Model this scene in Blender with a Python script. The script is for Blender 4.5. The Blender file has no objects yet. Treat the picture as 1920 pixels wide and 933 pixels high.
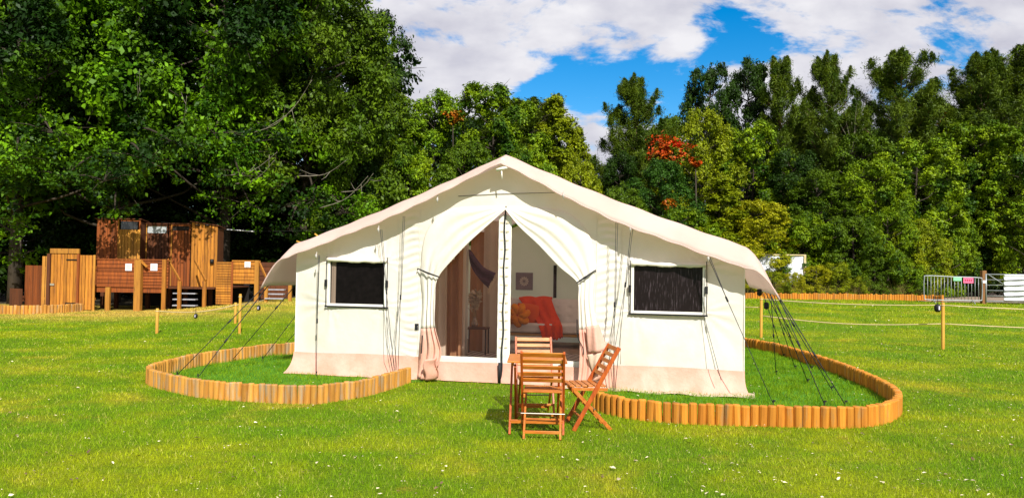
import bpy, math, random
import numpy as np
from mathutils import Vector, Matrix
random.seed(7); rng = np.random.default_rng(11)
R = math.radians
scene = bpy.context.scene
col = scene.collection
# ------------------------------------------------------------------ camera
FPX = 1450.0; PITCH = R(1.52); ROLL = R(0.8); CAM = Vector((0, 0, 1.6))
Fw = Vector((0, math.cos(PITCH), math.sin(PITCH)))
Rt0 = Vector((1, 0, 0)); Up0 = Rt0.cross(Fw)
Rt = Rt0*math.cos(ROLL) + Up0*math.sin(ROLL)
Up = Up0*math.cos(ROLL) - Rt0*math.sin(ROLL)
cd = bpy.data.cameras.new('camera'); cam = bpy.data.objects.new('camera', cd); col.objects.link(cam)
cam.matrix_world = Matrix(((Rt.x, Up.x, -Fw.x, CAM.x), (Rt.y, Up.y, -Fw.y, CAM.y), (Rt.z, Up.z, -Fw.z, CAM.z), (0, 0, 0, 1)))
cd.sensor_width = 36; cd.lens = 36*FPX/1920; cd.clip_end = 2000; cd.clip_start = 0.05
scene.camera = cam
# ------------------------------------------------------------------ light
S = Vector((0.24, -0.80, 0.72)).normalized()
sl = bpy.data.lights.new('sun', 'SUN'); sl.energy = 5.0; sl.angle = R(0.5); sl.color = (1, 0.96, 0.89)
so = bpy.data.objects.new('sun', sl); col.objects.link(so); so.rotation_euler = S.to_track_quat('Z', 'Y').to_euler(); so.location = (0, 0, 30)
scene.view_settings.view_transform = 'Standard'; scene.view_settings.look = 'None'
scene.view_settings.gamma = 1; scene.view_settings.use_curve_mapping = False
scene.view_settings.exposure = 0.38
scene.cycles.use_denoising = True
scene.cycles.transparent_max_bounces = 16; scene.cycles.max_bounces = 7; scene.cycles.diffuse_bounces = 3; scene.cycles.transmission_bounces = 4
scene.cycles.sample_clamp_indirect = 4.0; scene.cycles.caustics_reflective = False; scene.cycles.caustics_refractive = False

def world():
    w = bpy.data.worlds.new('World'); scene.world = w; w.use_nodes = True
    nt = w.node_tree; N = nt.nodes; L = nt.links; N.clear()
    def M(op, a, b=None, c=None):
        n = N.new('ShaderNodeMath'); n.operation = op
        for i, v in enumerate((a, b, c)):
            if v is None: continue
            if isinstance(v, (int, float)): n.inputs[i].default_value = v
            else: L.new(v, n.inputs[i])
        return n.outputs[0]
    sky = N.new('ShaderNodeTexSky'); sky.sky_type = 'NISHITA'; sky.sun_disc = False
    sky.sun_elevation = math.asin(S.z); sky.sun_rotation = math.atan2(S.x, S.y)
    sky.air_density = 1.0; sky.dust_density = 0.3; sky.ozone_density = 2.5
    tc = N.new('ShaderNodeTexCoord'); sp = N.new('ShaderNodeSeparateXYZ'); L.new(tc.outputs['Generated'], sp.inputs[0])
    X, Y, Z = sp.outputs
    # project direction onto a cloud layer dome
    u = M('DIVIDE', X, M('MAXIMUM', M('ABSOLUTE', Y), 0.15)); v = M('DIVIDE', Z, M('MAXIMUM', M('ABSOLUTE', Y), 0.15))
    cb = N.new('ShaderNodeCombineXYZ'); L.new(u, cb.inputs[0]); L.new(v, cb.inputs[1]); L.new(M('SIGN', Y), cb.inputs[2])
    def noise(scale, detail, sx=1, sy=1, off=0, rough=0.55, dist=0.0):
        mp = N.new('ShaderNodeMapping'); mp.inputs['Scale'].default_value = (sx, sy, 1); mp.inputs['Location'].default_value = (off, off*.7, 0)
        L.new(cb.outputs[0], mp.inputs[0])
        n = N.new('ShaderNodeTexNoise'); n.inputs['Scale'].default_value = scale; n.inputs['Detail'].default_value = detail
        n.inputs['Roughness'].default_value = rough; n.inputs['Distortion'].default_value = dist
        L.new(mp.outputs[0], n.inputs['Vector']); return n.outputs['Fac']
    n1 = noise(6.5, 9, 1, 1.9, 0, 0.62, 0.4); n2 = noise(14, 6, 1, 2.4, 3.1, .6); n3 = noise(3.2, 4, 1, 2.4, 7.7); n4 = noise(9, 6, 1, 1.8, 5.2)
    # gaps of open sky in the cloud deck
    gaps = [(0.300, 0.300, .038, .036, 1.05), (0.262, 0.335, .03, .02, .6), (0.335, 0.295, .03, .016, .7), (0.215, 0.238, .05, .018, .9), (0.14, 0.245, .075, .028, 1.1),
            (0.06, 0.245, .05, .024, .9), (0.150, 0.212, .060, .020, 1.1), (0.205, 0.208, .03, .022, .9), (0.03, 0.228, .03, .012, .8), (-0.075, 0.300, .03, .010, .6), (0.40, 0.285, .05, .010, .5), (0.55, 0.275, .05, .010, .5)]
    g = None
    for (cu, cv, su, sv, a) in gaps:
        du = M('DIVIDE', M('SUBTRACT', u, cu), su); dv = M('DIVIDE', M('SUBTRACT', v, cv), sv)
        e = M('MULTIPLY', M('EXPONENT', M('MULTIPLY', M('ADD', M('MULTIPLY', du, du), M('MULTIPLY', dv, dv)), -0.8)), a)
        g = e if g is None else M('ADD', g, e)
    g = M('MINIMUM', g, 1.15)
    # away from the framed patch a looser broken deck
    k = M('ADD', M('SUBTRACT', 0.95, g), M('MULTIPLY', M('SUBTRACT', n1, 0.5), 4.6))
    k = M('ADD', k, M('MULTIPLY', M('SUBTRACT', n2, 0.5), 2.2))
    mr = N.new('ShaderNodeMapRange'); mr.interpolation_type = 'SMOOTHSTEP'; L.new(k, mr.inputs[0]); mr.inputs[1].default_value = 0.05; mr.inputs[2].default_value = 0.85
    hs = N.new('ShaderNodeHueSaturation'); hs.inputs['Saturation'].default_value = 1.55; hs.inputs['Value'].default_value = 1.55; L.new(sky.outputs[0], hs.inputs['Color'])
    cr = N.new('ShaderNodeValToRGB'); cr.color_ramp.elements[0].position = 0.40; cr.color_ramp.elements[1].position = 0.62
    cr.color_ramp.elements[0].color = (5.8, 5.8, 6.8, 1); cr.color_ramp.elements[1].color = (9.2, 9.1, 9.5, 1)
    bn = M('ADD', M('MULTIPLY', n3, 0.5), M('MULTIPLY', n4, 0.5)); bn = M('ADD', bn, M('MULTIPLY', g, 0.08)); L.new(bn, cr.inputs[0])
    mx = N.new('ShaderNodeMix'); mx.data_type = 'RGBA'; L.new(mr.outputs[0], mx.inputs[0]); L.new(hs.outputs[0], mx.inputs[6]); L.new(cr.outputs[0], mx.inputs[7])
    bg = N.new('ShaderNodeBackground'); bg.inputs['Strength'].default_value = 0.075; L.new(mx.outputs[2], bg.inputs[0])
    out = N.new('ShaderNodeOutputWorld'); L.new(bg.outputs[0], out.inputs[0])
    w.cycles.sampling_method = 'MANUAL'; w.cycles.sample_map_resolution = 512
world()
# ------------------------------------------------------------------ projection helpers (pixel of the photo -> place)
def ray(px, py):
    return (Rt*((px-960)/FPX) + Up*(-(py-466.5)/FPX) + Fw).normalized()
def at(px, py, Y):
    d = ray(px, py); return CAM + d*(Y/d.y)
def atz(px, py, z):
    d = ray(px, py); return CAM + d*((z-CAM.z)/d.z)
def ss(a, b, x):
    t = np.clip((np.asarray(x, float)-a)/(b-a), 0, 1); return t*t*(3-2*t)
def gz(x, y):
    return 0.46*ss(-13, -7, x)*ss(17, 28, y)
def gzf(x, y): return float(gz(x, y))
def atg(px, py, h=0.0):
    z = h
    for _ in range(12):
        p = atz(px, py, z); z = 0.6*z + 0.4*(gzf(p.x, p.y)+h)
    return Vector((p.x, p.y, gzf(p.x, p.y)+h))
# ------------------------------------------------------------------ mesh helpers
def rawmesh(name, V, quads=None, tris=None):
    me = bpy.data.meshes.new(name)
    V = np.asarray(V, np.float32); nq = 0 if quads is None else len(quads); nt_ = 0 if tris is None else len(tris)
    me.vertices.add(len(V)); me.vertices.foreach_set('co', V.ravel())
    loops = []; starts = []; tot = []
    if nq: loops.append(np.asarray(quads, np.int32).ravel()); starts.append(np.arange(nq)*4); tot.append(np.full(nq, 4))
    if nt_: loops.append(np.asarray(tris, np.int32).ravel()); starts.append(np.arange(nt_)*3+nq*4); tot.append(np.full(nt_, 3))
    loops = np.concatenate(loops); me.loops.add(len(loops)); me.loops.foreach_set('vertex_index', loops)
    me.polygons.add(nq+nt_); me.polygons.foreach_set('loop_start', np.concatenate(starts).astype(np.int32))
    me.update(calc_edges=True); return me
def link(name, me, mat, parent=None):
    o = bpy.data.objects.new(name, me); col.objects.link(o)
    if mat and not len(me.materials): me.materials.append(mat)
    if parent: o.parent = parent
    return o
def tag(o, label, cat, group=None, kind=None):
    if label: o['label'] = label
    if cat: o['category'] = cat
    if group: o['group'] = group
    if kind: o['kind'] = kind
    return o
def empty(name, loc, rz=0, label=None, cat=None, group=None):
    o = bpy.data.objects.new(name, None); col.objects.link(o); o.location = loc; o.rotation_euler = (0, 0, rz); o.empty_display_size = .2
    return tag(o, label, cat, group)
class MB:
    def __init__(s): s.v = []; s.f = []
    def add(s, vs, fs):
        b = len(s.v); s.v += [tuple(p) for p in vs]; s.f += [tuple(i+b for i in f) for f in fs]; return s
    def box(s, x0, x1, y0, y1, z0, z1):
        return s.add([(x0,y0,z0),(x1,y0,z0),(x1,y1,z0),(x0,y1,z0),(x0,y0,z1),(x1,y0,z1),(x1,y1,z1),(x0,y1,z1)],
                     [(0,3,2,1),(4,5,6,7),(0,1,5,4),(1,2,6,5),(2,3,7,6),(3,0,4,7)])
    def bar(s, p, q, w, h, up=(0, 0, 1)):
        p = Vector(p); q = Vector(q); d = (q-p).normalized(); up = Vector(up)
        if abs(d.dot(up)) > .98: up = Vector((0, 1, 0))
        a = d.cross(up).normalized()*w/2; b = a.cross(d).normalized()*h/2
        vs = [p-a-b, p+a-b, p+a+b, p-a+b, q-a-b, q+a-b, q+a+b, q-a+b]
        return s.add(vs, [(0,3,2,1),(4,5,6,7),(0,1,5,4),(1,2,6,5),(2,3,7,6),(3,0,4,7)])
    def tube(s, pts, r, n=6, cap=True):
        pts = [Vector(p) for p in pts]; rs = r if isinstance(r, (list, tuple)) else [r]*len(pts); base = len(s.v); a = None
        for i, p in enumerate(pts):
            d = (pts[min(i+1, len(pts)-1)]-pts[max(i-1, 0)]).normalized()
            if a is None: a = d.cross(Vector((0, 0, 1)) if abs(d.z) < .9 else Vector((0, 1, 0))).normalized()
            else: a = (a - d*a.dot(d)).normalized()
            b = d.cross(a)
            for k in range(n):
                t = 2*math.pi*k/n; s.v.append(tuple(p+(a*math.cos(t)+b*math.sin(t))*rs[i]))
        for i in range(len(pts)-1):
            for k in range(n):
                k2 = (k+1) % n; s.f.append((base+i*n+k, base+i*n+k2, base+(i+1)*n+k2, base+(i+1)*n+k))
        if cap:
            s.f.append(tuple(base+k for k in range(n))[::-1]); s.f.append(tuple(base+(len(pts)-1)*n+k for k in range(n)))
        return s
    def grid(s, fn, nu, nv, skip=None, thick=0.0):
        base = len(s.v)
        for j in range(nv+1):
            for i in range(nu+1): s.v.append(tuple(fn(i/nu, j/nv)))
        for j in range(nv):
            for i in range(nu):
                if skip and skip((i+.5)/nu, (j+.5)/nv): continue
                a = base+j*(nu+1)+i; s.f.append((a, a+1, a+nu+2, a+nu+1))
        return s
    def lathe(s, prof, n=16, c=(0, 0, 0)):
        base = len(s.v)
        for (r, z) in prof:
            for k in range(n):
                t = 2*math.pi*k/n; s.v.append((c[0]+r*math.cos(t), c[1]+r*math.sin(t), c[2]+z))
        for i in range(len(prof)-1):
            for k in range(n):
                k2 = (k+1) % n; s.f.append((base+i*n+k, base+i*n+k2, base+(i+1)*n+k2, base+(i+1)*n+k))
        return s
    def prism(s, poly, y0, y1):
        n = len(poly); vs = [(x, y0, z) for x, z in poly]+[(x, y1, z) for x, z in poly]
        fs = [tuple(range(n)), tuple(range(n, 2*n))[::-1]]+[(i, i+n, (i+1) % n+n, (i+1) % n) for i in range(n)]
        return s.add(vs, fs)
    def build(s, name, mat, parent=None, smooth=False, bevel=0, solid=0, subsurf=0):
        me = bpy.data.meshes.new(name); me.from_pydata(s.v, [], s.f); me.update(); me.materials.append(mat)
        if smooth: me.polygons.foreach_set('use_smooth', [True]*len(me.polygons))
        o = bpy.data.objects.new(name, me); col.objects.link(o)
        if parent: o.parent = parent
        if solid: m = o.modifiers.new('thickness', 'SOLIDIFY'); m.thickness = solid; m.offset = 0
        if bevel: m = o.modifiers.new('bevel', 'BEVEL'); m.width = bevel; m.segments = 2; m.limit_method = 'ANGLE'
        if subsurf: m = o.modifiers.new('sub', 'SUBSURF'); m.levels = subsurf; m.render_levels = subsurf
        return o
# ------------------------------------------------------------------ materials
def pm(name, c1, c2=None, scale=6, stretch=(1, 1, 1), rough=.8, bump=0, bscale=None, island=0.0, transl=0, tcol=None, spec=.3, detail=4, alpha=1, metal=0, lo=.35, hi=.65, c3=None, s3=1.5, objvar=0.0, c3lo=.5, c3hi=.7):
    m = bpy.data.materials.new(name); m.use_nodes = True; nt = m.node_tree; N = nt.nodes; L = nt.links; N.clear()
    out = N.new('ShaderNodeOutputMaterial'); bs = N.new('ShaderNodeBsdfPrincipled')
    bs.inputs['Roughness'].default_value = rough; bs.inputs['Specular IOR Level'].default_value = spec; bs.inputs['Metallic'].default_value = metal
    tc = N.new('ShaderNodeTexCoord'); mp = N.new('ShaderNodeMapping'); mp.inputs['Scale'].default_value = stretch; L.new(tc.outputs['Object'], mp.inputs[0])
    def noise(sc, d=detail, r=.6):
        n = N.new('ShaderNodeTexNoise'); n.inputs['Scale'].default_value = sc; n.inputs['Detail'].default_value = d; n.inputs['Roughness'].default_value = r; L.new(mp.outputs[0], n.inputs['Vector']); return n.outputs['Fac']
    def mix(f, a, b, bt='MIX'):
        x = N.new('ShaderNodeMix'); x.data_type = 'RGBA'; x.blend_type = bt
        for i, q in ((0, f), (6, a), (7, b)):
            if isinstance(q, (int, float)): x.inputs[i].default_value = q
            elif isinstance(q, tuple): x.inputs[i].default_value = q+(1,) if len(q) == 3 else q
            else: L.new(q, x.inputs[i])
        return x.outputs[2]
    def rng_(f, lo, hi, a=0, b=1):
        r = N.new('ShaderNodeMapRange'); L.new(f, r.inputs[0]); r.inputs[1].default_value = lo; r.inputs[2].default_value = hi; r.inputs[3].default_value = a; r.inputs[4].default_value = b; return r.outputs[0]
    c = c1
    if c2: c = mix(rng_(noise(scale), lo, hi), c1, c2)
    if c3: c = mix(rng_(noise(s3, 5), c3lo, c3hi), c, c3)
    if island or objvar:
        if island:
            ge = N.new('ShaderNodeNewGeometry'); rv = ge.outputs['Random Per Island']; k = island
        else:
            oi = N.new('ShaderNodeObjectInfo'); rv = oi.outputs['Random']; k = objvar
        val = rng_(rv, 0, 1, 1-k, 1+k)
        hs = N.new('ShaderNodeHueSaturation'); L.new(val, hs.inputs['Value'])
        if isinstance(c, tuple): hs.inputs['Color'].default_value = c+(1,)
        else: L.new(c, hs.inputs['Color'])
        c = hs.outputs[0]
    if isinstance(c, tuple): bs.inputs['Base Color'].default_value = c+(1,)
    else: L.new(c, bs.inputs['Base Color'])
    if bump:
        b = N.new('ShaderNodeBump'); b.inputs['Strength'].default_value = 1; b.inputs['Distance'].default_value = bump; L.new(noise(bscale or scale*3, 5), b.inputs['Height']); L.new(b.outputs[0], bs.inputs['Normal'])
    sh = bs.outputs[0]
    if transl:
        t = N.new('ShaderNodeBsdfTranslucent')
        if tcol: t.inputs[0].default_value = tcol+(1,)
        elif isinstance(c, tuple): t.inputs[0].default_value = c+(1,)
        else: L.new(c, t.inputs[0])
        x = N.new('ShaderNodeMixShader'); x.inputs[0].default_value = transl; L.new(sh, x.inputs[1]); L.new(t.outputs[0], x.inputs[2]); sh = x.outputs[0]
    if alpha < 1:
        t = N.new('ShaderNodeBsdfTransparent'); x = N.new('ShaderNodeMixShader'); x.inputs[0].default_value = alpha; L.new(t.outputs[0], x.inputs[1]); L.new(sh, x.inputs[2]); sh = x.outputs[0]
    L.new(sh, out.inputs[0]); return m
# ------------------------------------------------------------------ ground
GREEN = (0.155, 0.275, 0.003); YEL = (0.33, 0.38, 0.006); DRY = (0.62, 0.42, 0.09); RICH = (0.045, 0.20, 0.006)
def lawn_mat(name, k=1.0, blade=False):
    m = bpy.data.materials.new(name); m.use_nodes = True; nt = m.node_tree; N = nt.nodes; L = nt.links; N.clear()
    def M(op, a, b=None, c=None):
        n = N.new('ShaderNodeMath'); n.operation = op
        for i, v in enumerate((a, b, c)):
            if v is None: continue
            if isinstance(v, (int, float)): n.inputs[i].default_value = v
            else: L.new(v, n.inputs[i])
        return n.outputs[0]
    tc = N.new('ShaderNodeTexCoord'); sp = N.new('ShaderNodeSeparateXYZ'); L.new(tc.outputs['Object'], sp.inputs[0])
    cb = N.new('ShaderNodeCombineXYZ'); L.new(sp.outputs[0], cb.inputs[0]); L.new(sp.outputs[1], cb.inputs[1])
    def noise(sc, d, sx=1, sy=1, off=0):
        mp = N.new('ShaderNodeMapping'); mp.inputs['Scale'].default_value = (sx, sy, 1); mp.inputs['Location'].default_value = (off, off, 0); L.new(cb.outputs[0], mp.inputs[0])
        n = N.new('ShaderNodeTexNoise'); n.inputs['Scale'].default_value = sc; n.inputs['Detail'].default_value = d; n.inputs['Roughness'].default_value = .65; L.new(mp.outputs[0], n.inputs['Vector']); return n.outputs['Fac']
    def rg(f, lo, hi, a=0, b=1):
        r = N.new('ShaderNodeMapRange'); L.new(f, r.inputs[0]); r.inputs[1].default_value = lo; r.inputs[2].default_value = hi; r.inputs[3].default_value = a; r.inputs[4].default_value = b; r.interpolation_type = 'SMOOTHSTEP'; return r.outputs[0]
    def mix(f, a, b):
        x = N.new('ShaderNodeMix'); x.data_type = 'RGBA'; L.new(f, x.inputs[0])
        for i, q in ((6, a), (7, b)):
            if isinstance(q, tuple): x.inputs[i].default_value = tuple(t*k for t in q)+(1,)
            else: L.new(q, x.inputs[i])
        return x.outputs[2]
    c = mix(rg(noise(.55, 6), .40, .64), GREEN, YEL)
    c = mix(M('MULTIPLY', rg(noise(2.6, 5, 1, 1, 4), .52, .75), .45), c, tuple(.62*t for t in GREEN))
    # mowing bands run across the field, drier scuffs lie in patches
    c = mix(M('MULTIPLY', rg(noise(.5, 3, .12, 1.3, 9), .45, .6), .35), c, (0.13, 0.29, .004))
    c = mix(M('MULTIPLY', rg(noise(.42, 6, 1, 1, 21), .56, .74), .7), c, (0.52, 0.42, .03))
    c = mix(M('MULTIPLY', rg(noise(1.7, 6, .6, 1.4, 33), .63, .74), .6), c, (0.55, 0.33, .05))
    # trodden dry strip along the cabins
    dry = M('MULTIPLY', rg(sp.outputs[1], 19.5, 24.5), M('SUBTRACT', 1.0, rg(sp.outputs[0], -9.5, -4.0)))
    dry = M('MULTIPLY', dry, rg(noise(.8, 5, .5, 1.5, 2), .25, .55))
    c = mix(M('MULTIPLY', dry, .9), c, DRY)
    ge = N.new('ShaderNodeNewGeometry')
    if blade:
        hs = N.new('ShaderNodeHueSaturation'); wn = N.new('ShaderNodeTexWhiteNoise'); wn.noise_dimensions = '1D'; L.new(ge.outputs['Random Per Island'], wn.inputs['W']); c = mix(M('MULTIPLY', M('GREATER_THAN', wn.outputs['Value'], .93), .6), c, (.62, .52, .16)); L.new(M('MULTIPLY_ADD', ge.outputs['Random Per Island'], .8, .64), hs.inputs['Value']); L.new(c, hs.inputs['Color']); c = hs.outputs[0]
    else:
        fine = rg(noise(38, 6), .3, .7, .55, 1.25); hs = N.new('ShaderNodeHueSaturation'); L.new(fine, hs.inputs['Value']); L.new(c, hs.inputs['Color']); c = hs.outputs[0]
    bs = N.new('ShaderNodeBsdfPrincipled'); bs.inputs['Roughness'].default_value = .7; bs.inputs['Specular IOR Level'].default_value = .15; L.new(c, bs.inputs['Base Color'])
    sh = bs.outputs[0]
    if blade:
        t = N.new('ShaderNodeBsdfTranslucent'); L.new(c, t.inputs[0]); x = N.new('ShaderNodeMixShader'); x.inputs[0].default_value = .35; L.new(sh, x.inputs[1]); L.new(t.outputs[0], x.inputs[2]); sh = x.outputs[0]
    else:
        b = N.new('ShaderNodeBump'); b.inputs['Distance'].default_value = .05; L.new(noise(24, 6), b.inputs['Height']); L.new(b.outputs[0], bs.inputs['Normal'])
    out = N.new('ShaderNodeOutputMaterial'); L.new(sh, out.inputs[0]); return m

def heightsheet(name, xs, ys, dz, mat, kind='structure'):
    X, Y = np.meshgrid(xs, ys); Z = gz(X, Y)+dz; nx, ny = len(xs), len(ys)
    V = np.stack([X, Y, Z], -1).reshape(-1, 3); i = np.arange(nx-1); j = np.arange(ny-1); I, J = np.meshgrid(i, j); a = (J*nx+I).ravel()
    me = rawmesh(name, V, np.stack([a, a+1, a+nx+1, a+nx], 1)); me.polygons.foreach_set('use_smooth', np.ones(len(me.polygons), bool))
    o = link(name, me, mat); o['kind'] = kind; return o
xs = np.concatenate([[-900, -300, -120], np.arange(-60, 61, 1.0), [120, 300, 900]]); ys = np.concatenate([[-300, -60], np.arange(-10, 70, 1.0), [120, 300, 1200]])
heightsheet('ground', xs, ys, 0, lawn_mat('lawn_turf', .8))
FLOOR = pm('woodland_soil_shaded', (.035, .025, .014), (.07, .055, .025), 1.2, bump=.05, rough=.95)  # soil darkened so its colour carries the blackness under the trees
xl = np.arange(-60, 60.1, 1.0)
heightsheet('woodland_floor', np.arange(-60, -6.9, 1.0), np.arange(30, 75, 1.0), .01, FLOOR)
heightsheet('woodland_floor', np.arange(-8, 60.1, 1.0), np.arange(36, 75, 1.0), .014, FLOOR)
TRACK = pm('gravel_track', (.36, .27, .2), (.24, .18, .13), 3, bump=.03, rough=.95, detail=8)
heightsheet('track', np.arange(18, 31.1, 1.0), np.arange(33, 62, 1.0), .022, TRACK)

C0 = Vector((-.10, 10.9, 0)); TH = R(14)
def to_tent(x, y):
    dx = x-C0.x; dy = y-C0.y; return dx*math.cos(TH)-dy*math.sin(TH), dx*math.sin(TH)+dy*math.cos(TH)
def spline(pts, n):
    pts = [Vector(p) for p in pts]; out = []
    P = [pts[0]]+pts+[pts[-1]]
    for i in range(1, len(P)-2):
        for k in range(n):
            t = k/n; a, b, c, d = P[i-1], P[i], P[i+1], P[i+2]
            out.append(.5*((2*b)+(c-a)*t+(2*a-5*b+4*c-d)*t*t+(3*b-a-3*c+d)*t**3))
    out.append(pts[-1]); return out
LL = [(766, 688), (693, 708), (612, 720), (580, 722), (490, 719), (395, 713), (341, 705), (292, 694), (279, 687), (288, 681), (314, 674), (368, 662), (450, 651), (504, 644), (558, 640)]
LR = [(1118, 733), (1150, 741), (1200, 749), (1280, 755), (1360, 758), (1450, 760), (1540, 762), (1600, 762), (1650, 757), (1678, 746), (1684, 735), (1672, 722), (1640, 704), (1590, 684), (1550, 670), (1500, 655), (1460, 644), (1430, 638), (1397, 633)]
def path_of(L, h, tail):
    p = [atz(x, y, h) for x, y in L]; p = [Vector((q.x, q.y, 0)) for q in p]+[Vector(t) for t in tail]; return spline(p, 14)
PL = path_of(LL, .215, [(-3.2, 17.1, 0), (-1.4, 17.9, 0), (.6, 18.1, 0)])
PR = path_of(LR, .215, [(4.6, 17.4, 0), (3.2, 18.1, 0), (1.2, 18.2, 0)])
def inpoly(x, y, poly):
    x = np.asarray(x); y = np.asarray(y); ins = np.zeros(x.shape, bool); n = len(poly)
    for i in range(n):
        x1, y1 = poly[i][0], poly[i][1]; x2, y2 = poly[i-1][0], poly[i-1][1]
        if y1 == y2: continue
        c = ((y1 > y) != (y2 > y)) & (x < (x2-x1)*(y-y1)/(y2-y1)+x1); ins ^= c
    return ins
polyL = [(p.x, p.y) for p in PL]+[(1, 14), (-1, 11.0)]; polyR = [(p.x, p.y) for p in PR]+[(1, 14), (1, 10.5)]
def tentmask(x, y):
    dx = x-C0.x; dy = y-C0.y; u = dx*math.cos(TH)-dy*math.sin(TH); v = dx*math.sin(TH)+dy*math.cos(TH)
    return (np.abs(u) < 3.3) & (v > -.05) & (v < 6.3)
def blades(name, X, Y, h, w, mat, label=None, cat=None):
    n = len(X); Z = gz(X, Y); a = rng.uniform(0, 2*np.pi, n); le = rng.normal(0, .45, (n, 2))*h[:, None]
    dx = np.cos(a)*w/2; dy = np.sin(a)*w/2
    V = np.empty((n, 3, 3)); V[:, 0] = np.stack([X-dx, Y-dy, Z-.004], 1); V[:, 1] = np.stack([X+dx, Y+dy, Z-.004], 1); V[:, 2] = np.stack([X+le[:, 0], Y+le[:, 1], Z+h], 1)
    me = rawmesh(name, V.reshape(-1, 3), None, np.arange(n*3).reshape(-1, 3)); o = link(name, me, mat); tag(o, label, cat, kind='stuff'); return o
BL = lawn_mat('lawn_blades', 1.15, True)
def scatter(dmin, dmax, n0, wid=1.6):
    # density falls off with distance
    u = rng.uniform(0, 1, n0); d = dmin*(dmax/dmin)**u; x = rng.uniform(-.5, .5, n0)*wid*d; return x, d
X, Y = scatter(4.3, 60, 620000)
m = ~tentmask(X, Y) & ~inpoly(X, Y, polyL) & ~inpoly(X, Y, polyR) & ~((X < -8) & (Y > 26.4)) & ~((X > -8) & (Y > 35.5)) & ~((X > 17.5) & (Y > 33))
X, Y = X[m], Y[m]
pat = .5+.5*np.sin(X*2.1+np.sin(Y*1.7)*1.4)*np.sin(Y*1.3+np.sin(X*1.1))
h = rng.uniform(.012, .036, len(X))*(1+.35*pat)*(1+np.clip((Y-12)/30, 0, 1)*.7); w = .0045*np.clip(Y/5.5, .9, 9)
blades('lawn_grass', X, Y, h, w, BL, 'short mown grass blades covering the sunlit lawn', 'grass')
RB = pm('bed_grass', (.12, .27, .003), (.22, .35, .006), 2, island=.45, rough=.6, transl=.35, spec=.2)
bx, by = [], []
for poly, n in ((polyL, 90000), (polyR, 110000)):
    P = np.array(poly); x = rng.uniform(P[:, 0].min(), P[:, 0].max(), n); y = rng.uniform(P[:, 1].min(), P[:, 1].max(), n)
    k = inpoly(x, y, poly) & ~tentmask(x, y); bx.append(x[k]); by.append(y[k])
x = np.concatenate(bx); y = np.concatenate(by); keep = np.ones(len(x), bool)
cl = .5+.5*np.sin(x*7+np.sin(y*5))*np.sin(y*6+1.3*np.sin(x*4))
blades('bed_grass', x, y, rng.uniform(.025, .075, len(x))*(.6+.7*cl), rng.uniform(.006, .010, len(x)), RB, 'longer bright green grass inside the log edged tent beds', 'grass')
for nm, poly in (('grass_bed', polyL), ('grass_bed', polyR)):
    mb = MB(); mb.add([(a, b, .006) for a, b in poly], [tuple(range(len(poly)))]); o = mb.build(nm, pm('bed_turf', (.05, .19, .006), (.08, .24, .01), 6, bump=.03)); o['kind'] = 'structure'
# pale leaves blown over the lawn
def litter():
    V = []; F = []
    def leaf(x, y, s):
        z = gzf(x, y)+rng.uniform(.012, .035); a = rng.uniform(0, 6.28); tl = rng.normal(0, .5, 2)
        b = len(V); pts = [(-1, 0, 0), (-.45, .5, .28), (.3, .55, .15), (1, 0, .1), (.35, -.5, .35), (-.5, -.42, .12)]
        for (px, py, pz) in pts:
            X_ = px*math.cos(a)-py*math.sin(a); Y_ = px*math.sin(a)+py*math.cos(a); V.append((x+X_*s, y+Y_*s, z+(pz+tl[0]*px*.4+tl[1]*py*.4)*s))
        F.extend([(b, b+1, b+2, b+3), (b, b+3, b+4, b+5)])
    for k in range(1500):
        d = 4.6*(34/4.6)**(rng.uniform(0, 1)**1.15); x = rng.uniform(-.72, .72)*d
        if rng.uniform() < .25: x = abs(x)
        if tentmask(np.array([x]), np.array([d]))[0]: continue
        n = 1 if rng.uniform() < .7 else rng.integers(2, 4)
        for q in range(n): leaf(x+rng.normal(0, .05)*(n > 1), d+rng.normal(0, .05)*(n > 1), (.006+.013*rng.uniform()**2)*(1.25 if rng.uniform() < .15 else 1)*(1+d/45))
    me = bpy.data.meshes.new('fallen_leaves'); me.from_pydata(V, [], F); me.update()
    o = link('fallen_leaves', me, pm('dead_leaf', (.60, .50, .32), (.78, .70, .52), 2, island=.45, rough=.75, c3=(.14, .08, .05), s3=1.9, c3lo=.50, c3hi=.54)); tag(o, 'small pale dead leaves scattered over the grass', 'leaves', kind='stuff')
litter()

# ------------------------------------------------------------------ trees
def leafmesh(name, Cn, On, rc, per, L, W, flat=.6, up=.55, needle=False):
    """Cn cluster centres, On outward dirs, rc radii, per leaves each"""
    n = len(Cn)*per; c = np.repeat(Cn, per, 0); o = np.repeat(On, per, 0); r = np.repeat(rc, per)[:, None]
    g = rng.normal(0, .5, (n, 3)); g[:, 2] *= flat; p = c+g*r
    nr = o*.5+rng.normal(0, .42, (n, 3)); nr[:, 2] += up; nr /= np.linalg.norm(nr, axis=1)[:, None]
    t = rng.normal(0, 1, (n, 3))+o*.8; t -= nr*(t*nr).sum(1)[:, None]; t /= np.linalg.norm(t, axis=1)[:, None]; b = np.cross(nr, t)
    s = (.45+1.05*rng.uniform(0, 1, n)**1.3)[:, None]
    V = np.empty((n, 4, 3)); V[:, 0] = p-t*L*s*.5; V[:, 1] = p+b*W*s*.5-t*L*s*.08; V[:, 2] = p+t*L*s*.5-nr*L*.12*s; V[:, 3] = p-b*W*s*.5-t*L*s*.08
    return rawmesh(name, V.reshape(-1, 3), np.arange(n*4).reshape(-1, 4))
def unit(v): return v/np.maximum(np.linalg.norm(v, axis=-1, keepdims=True), 1e-6)
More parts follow.
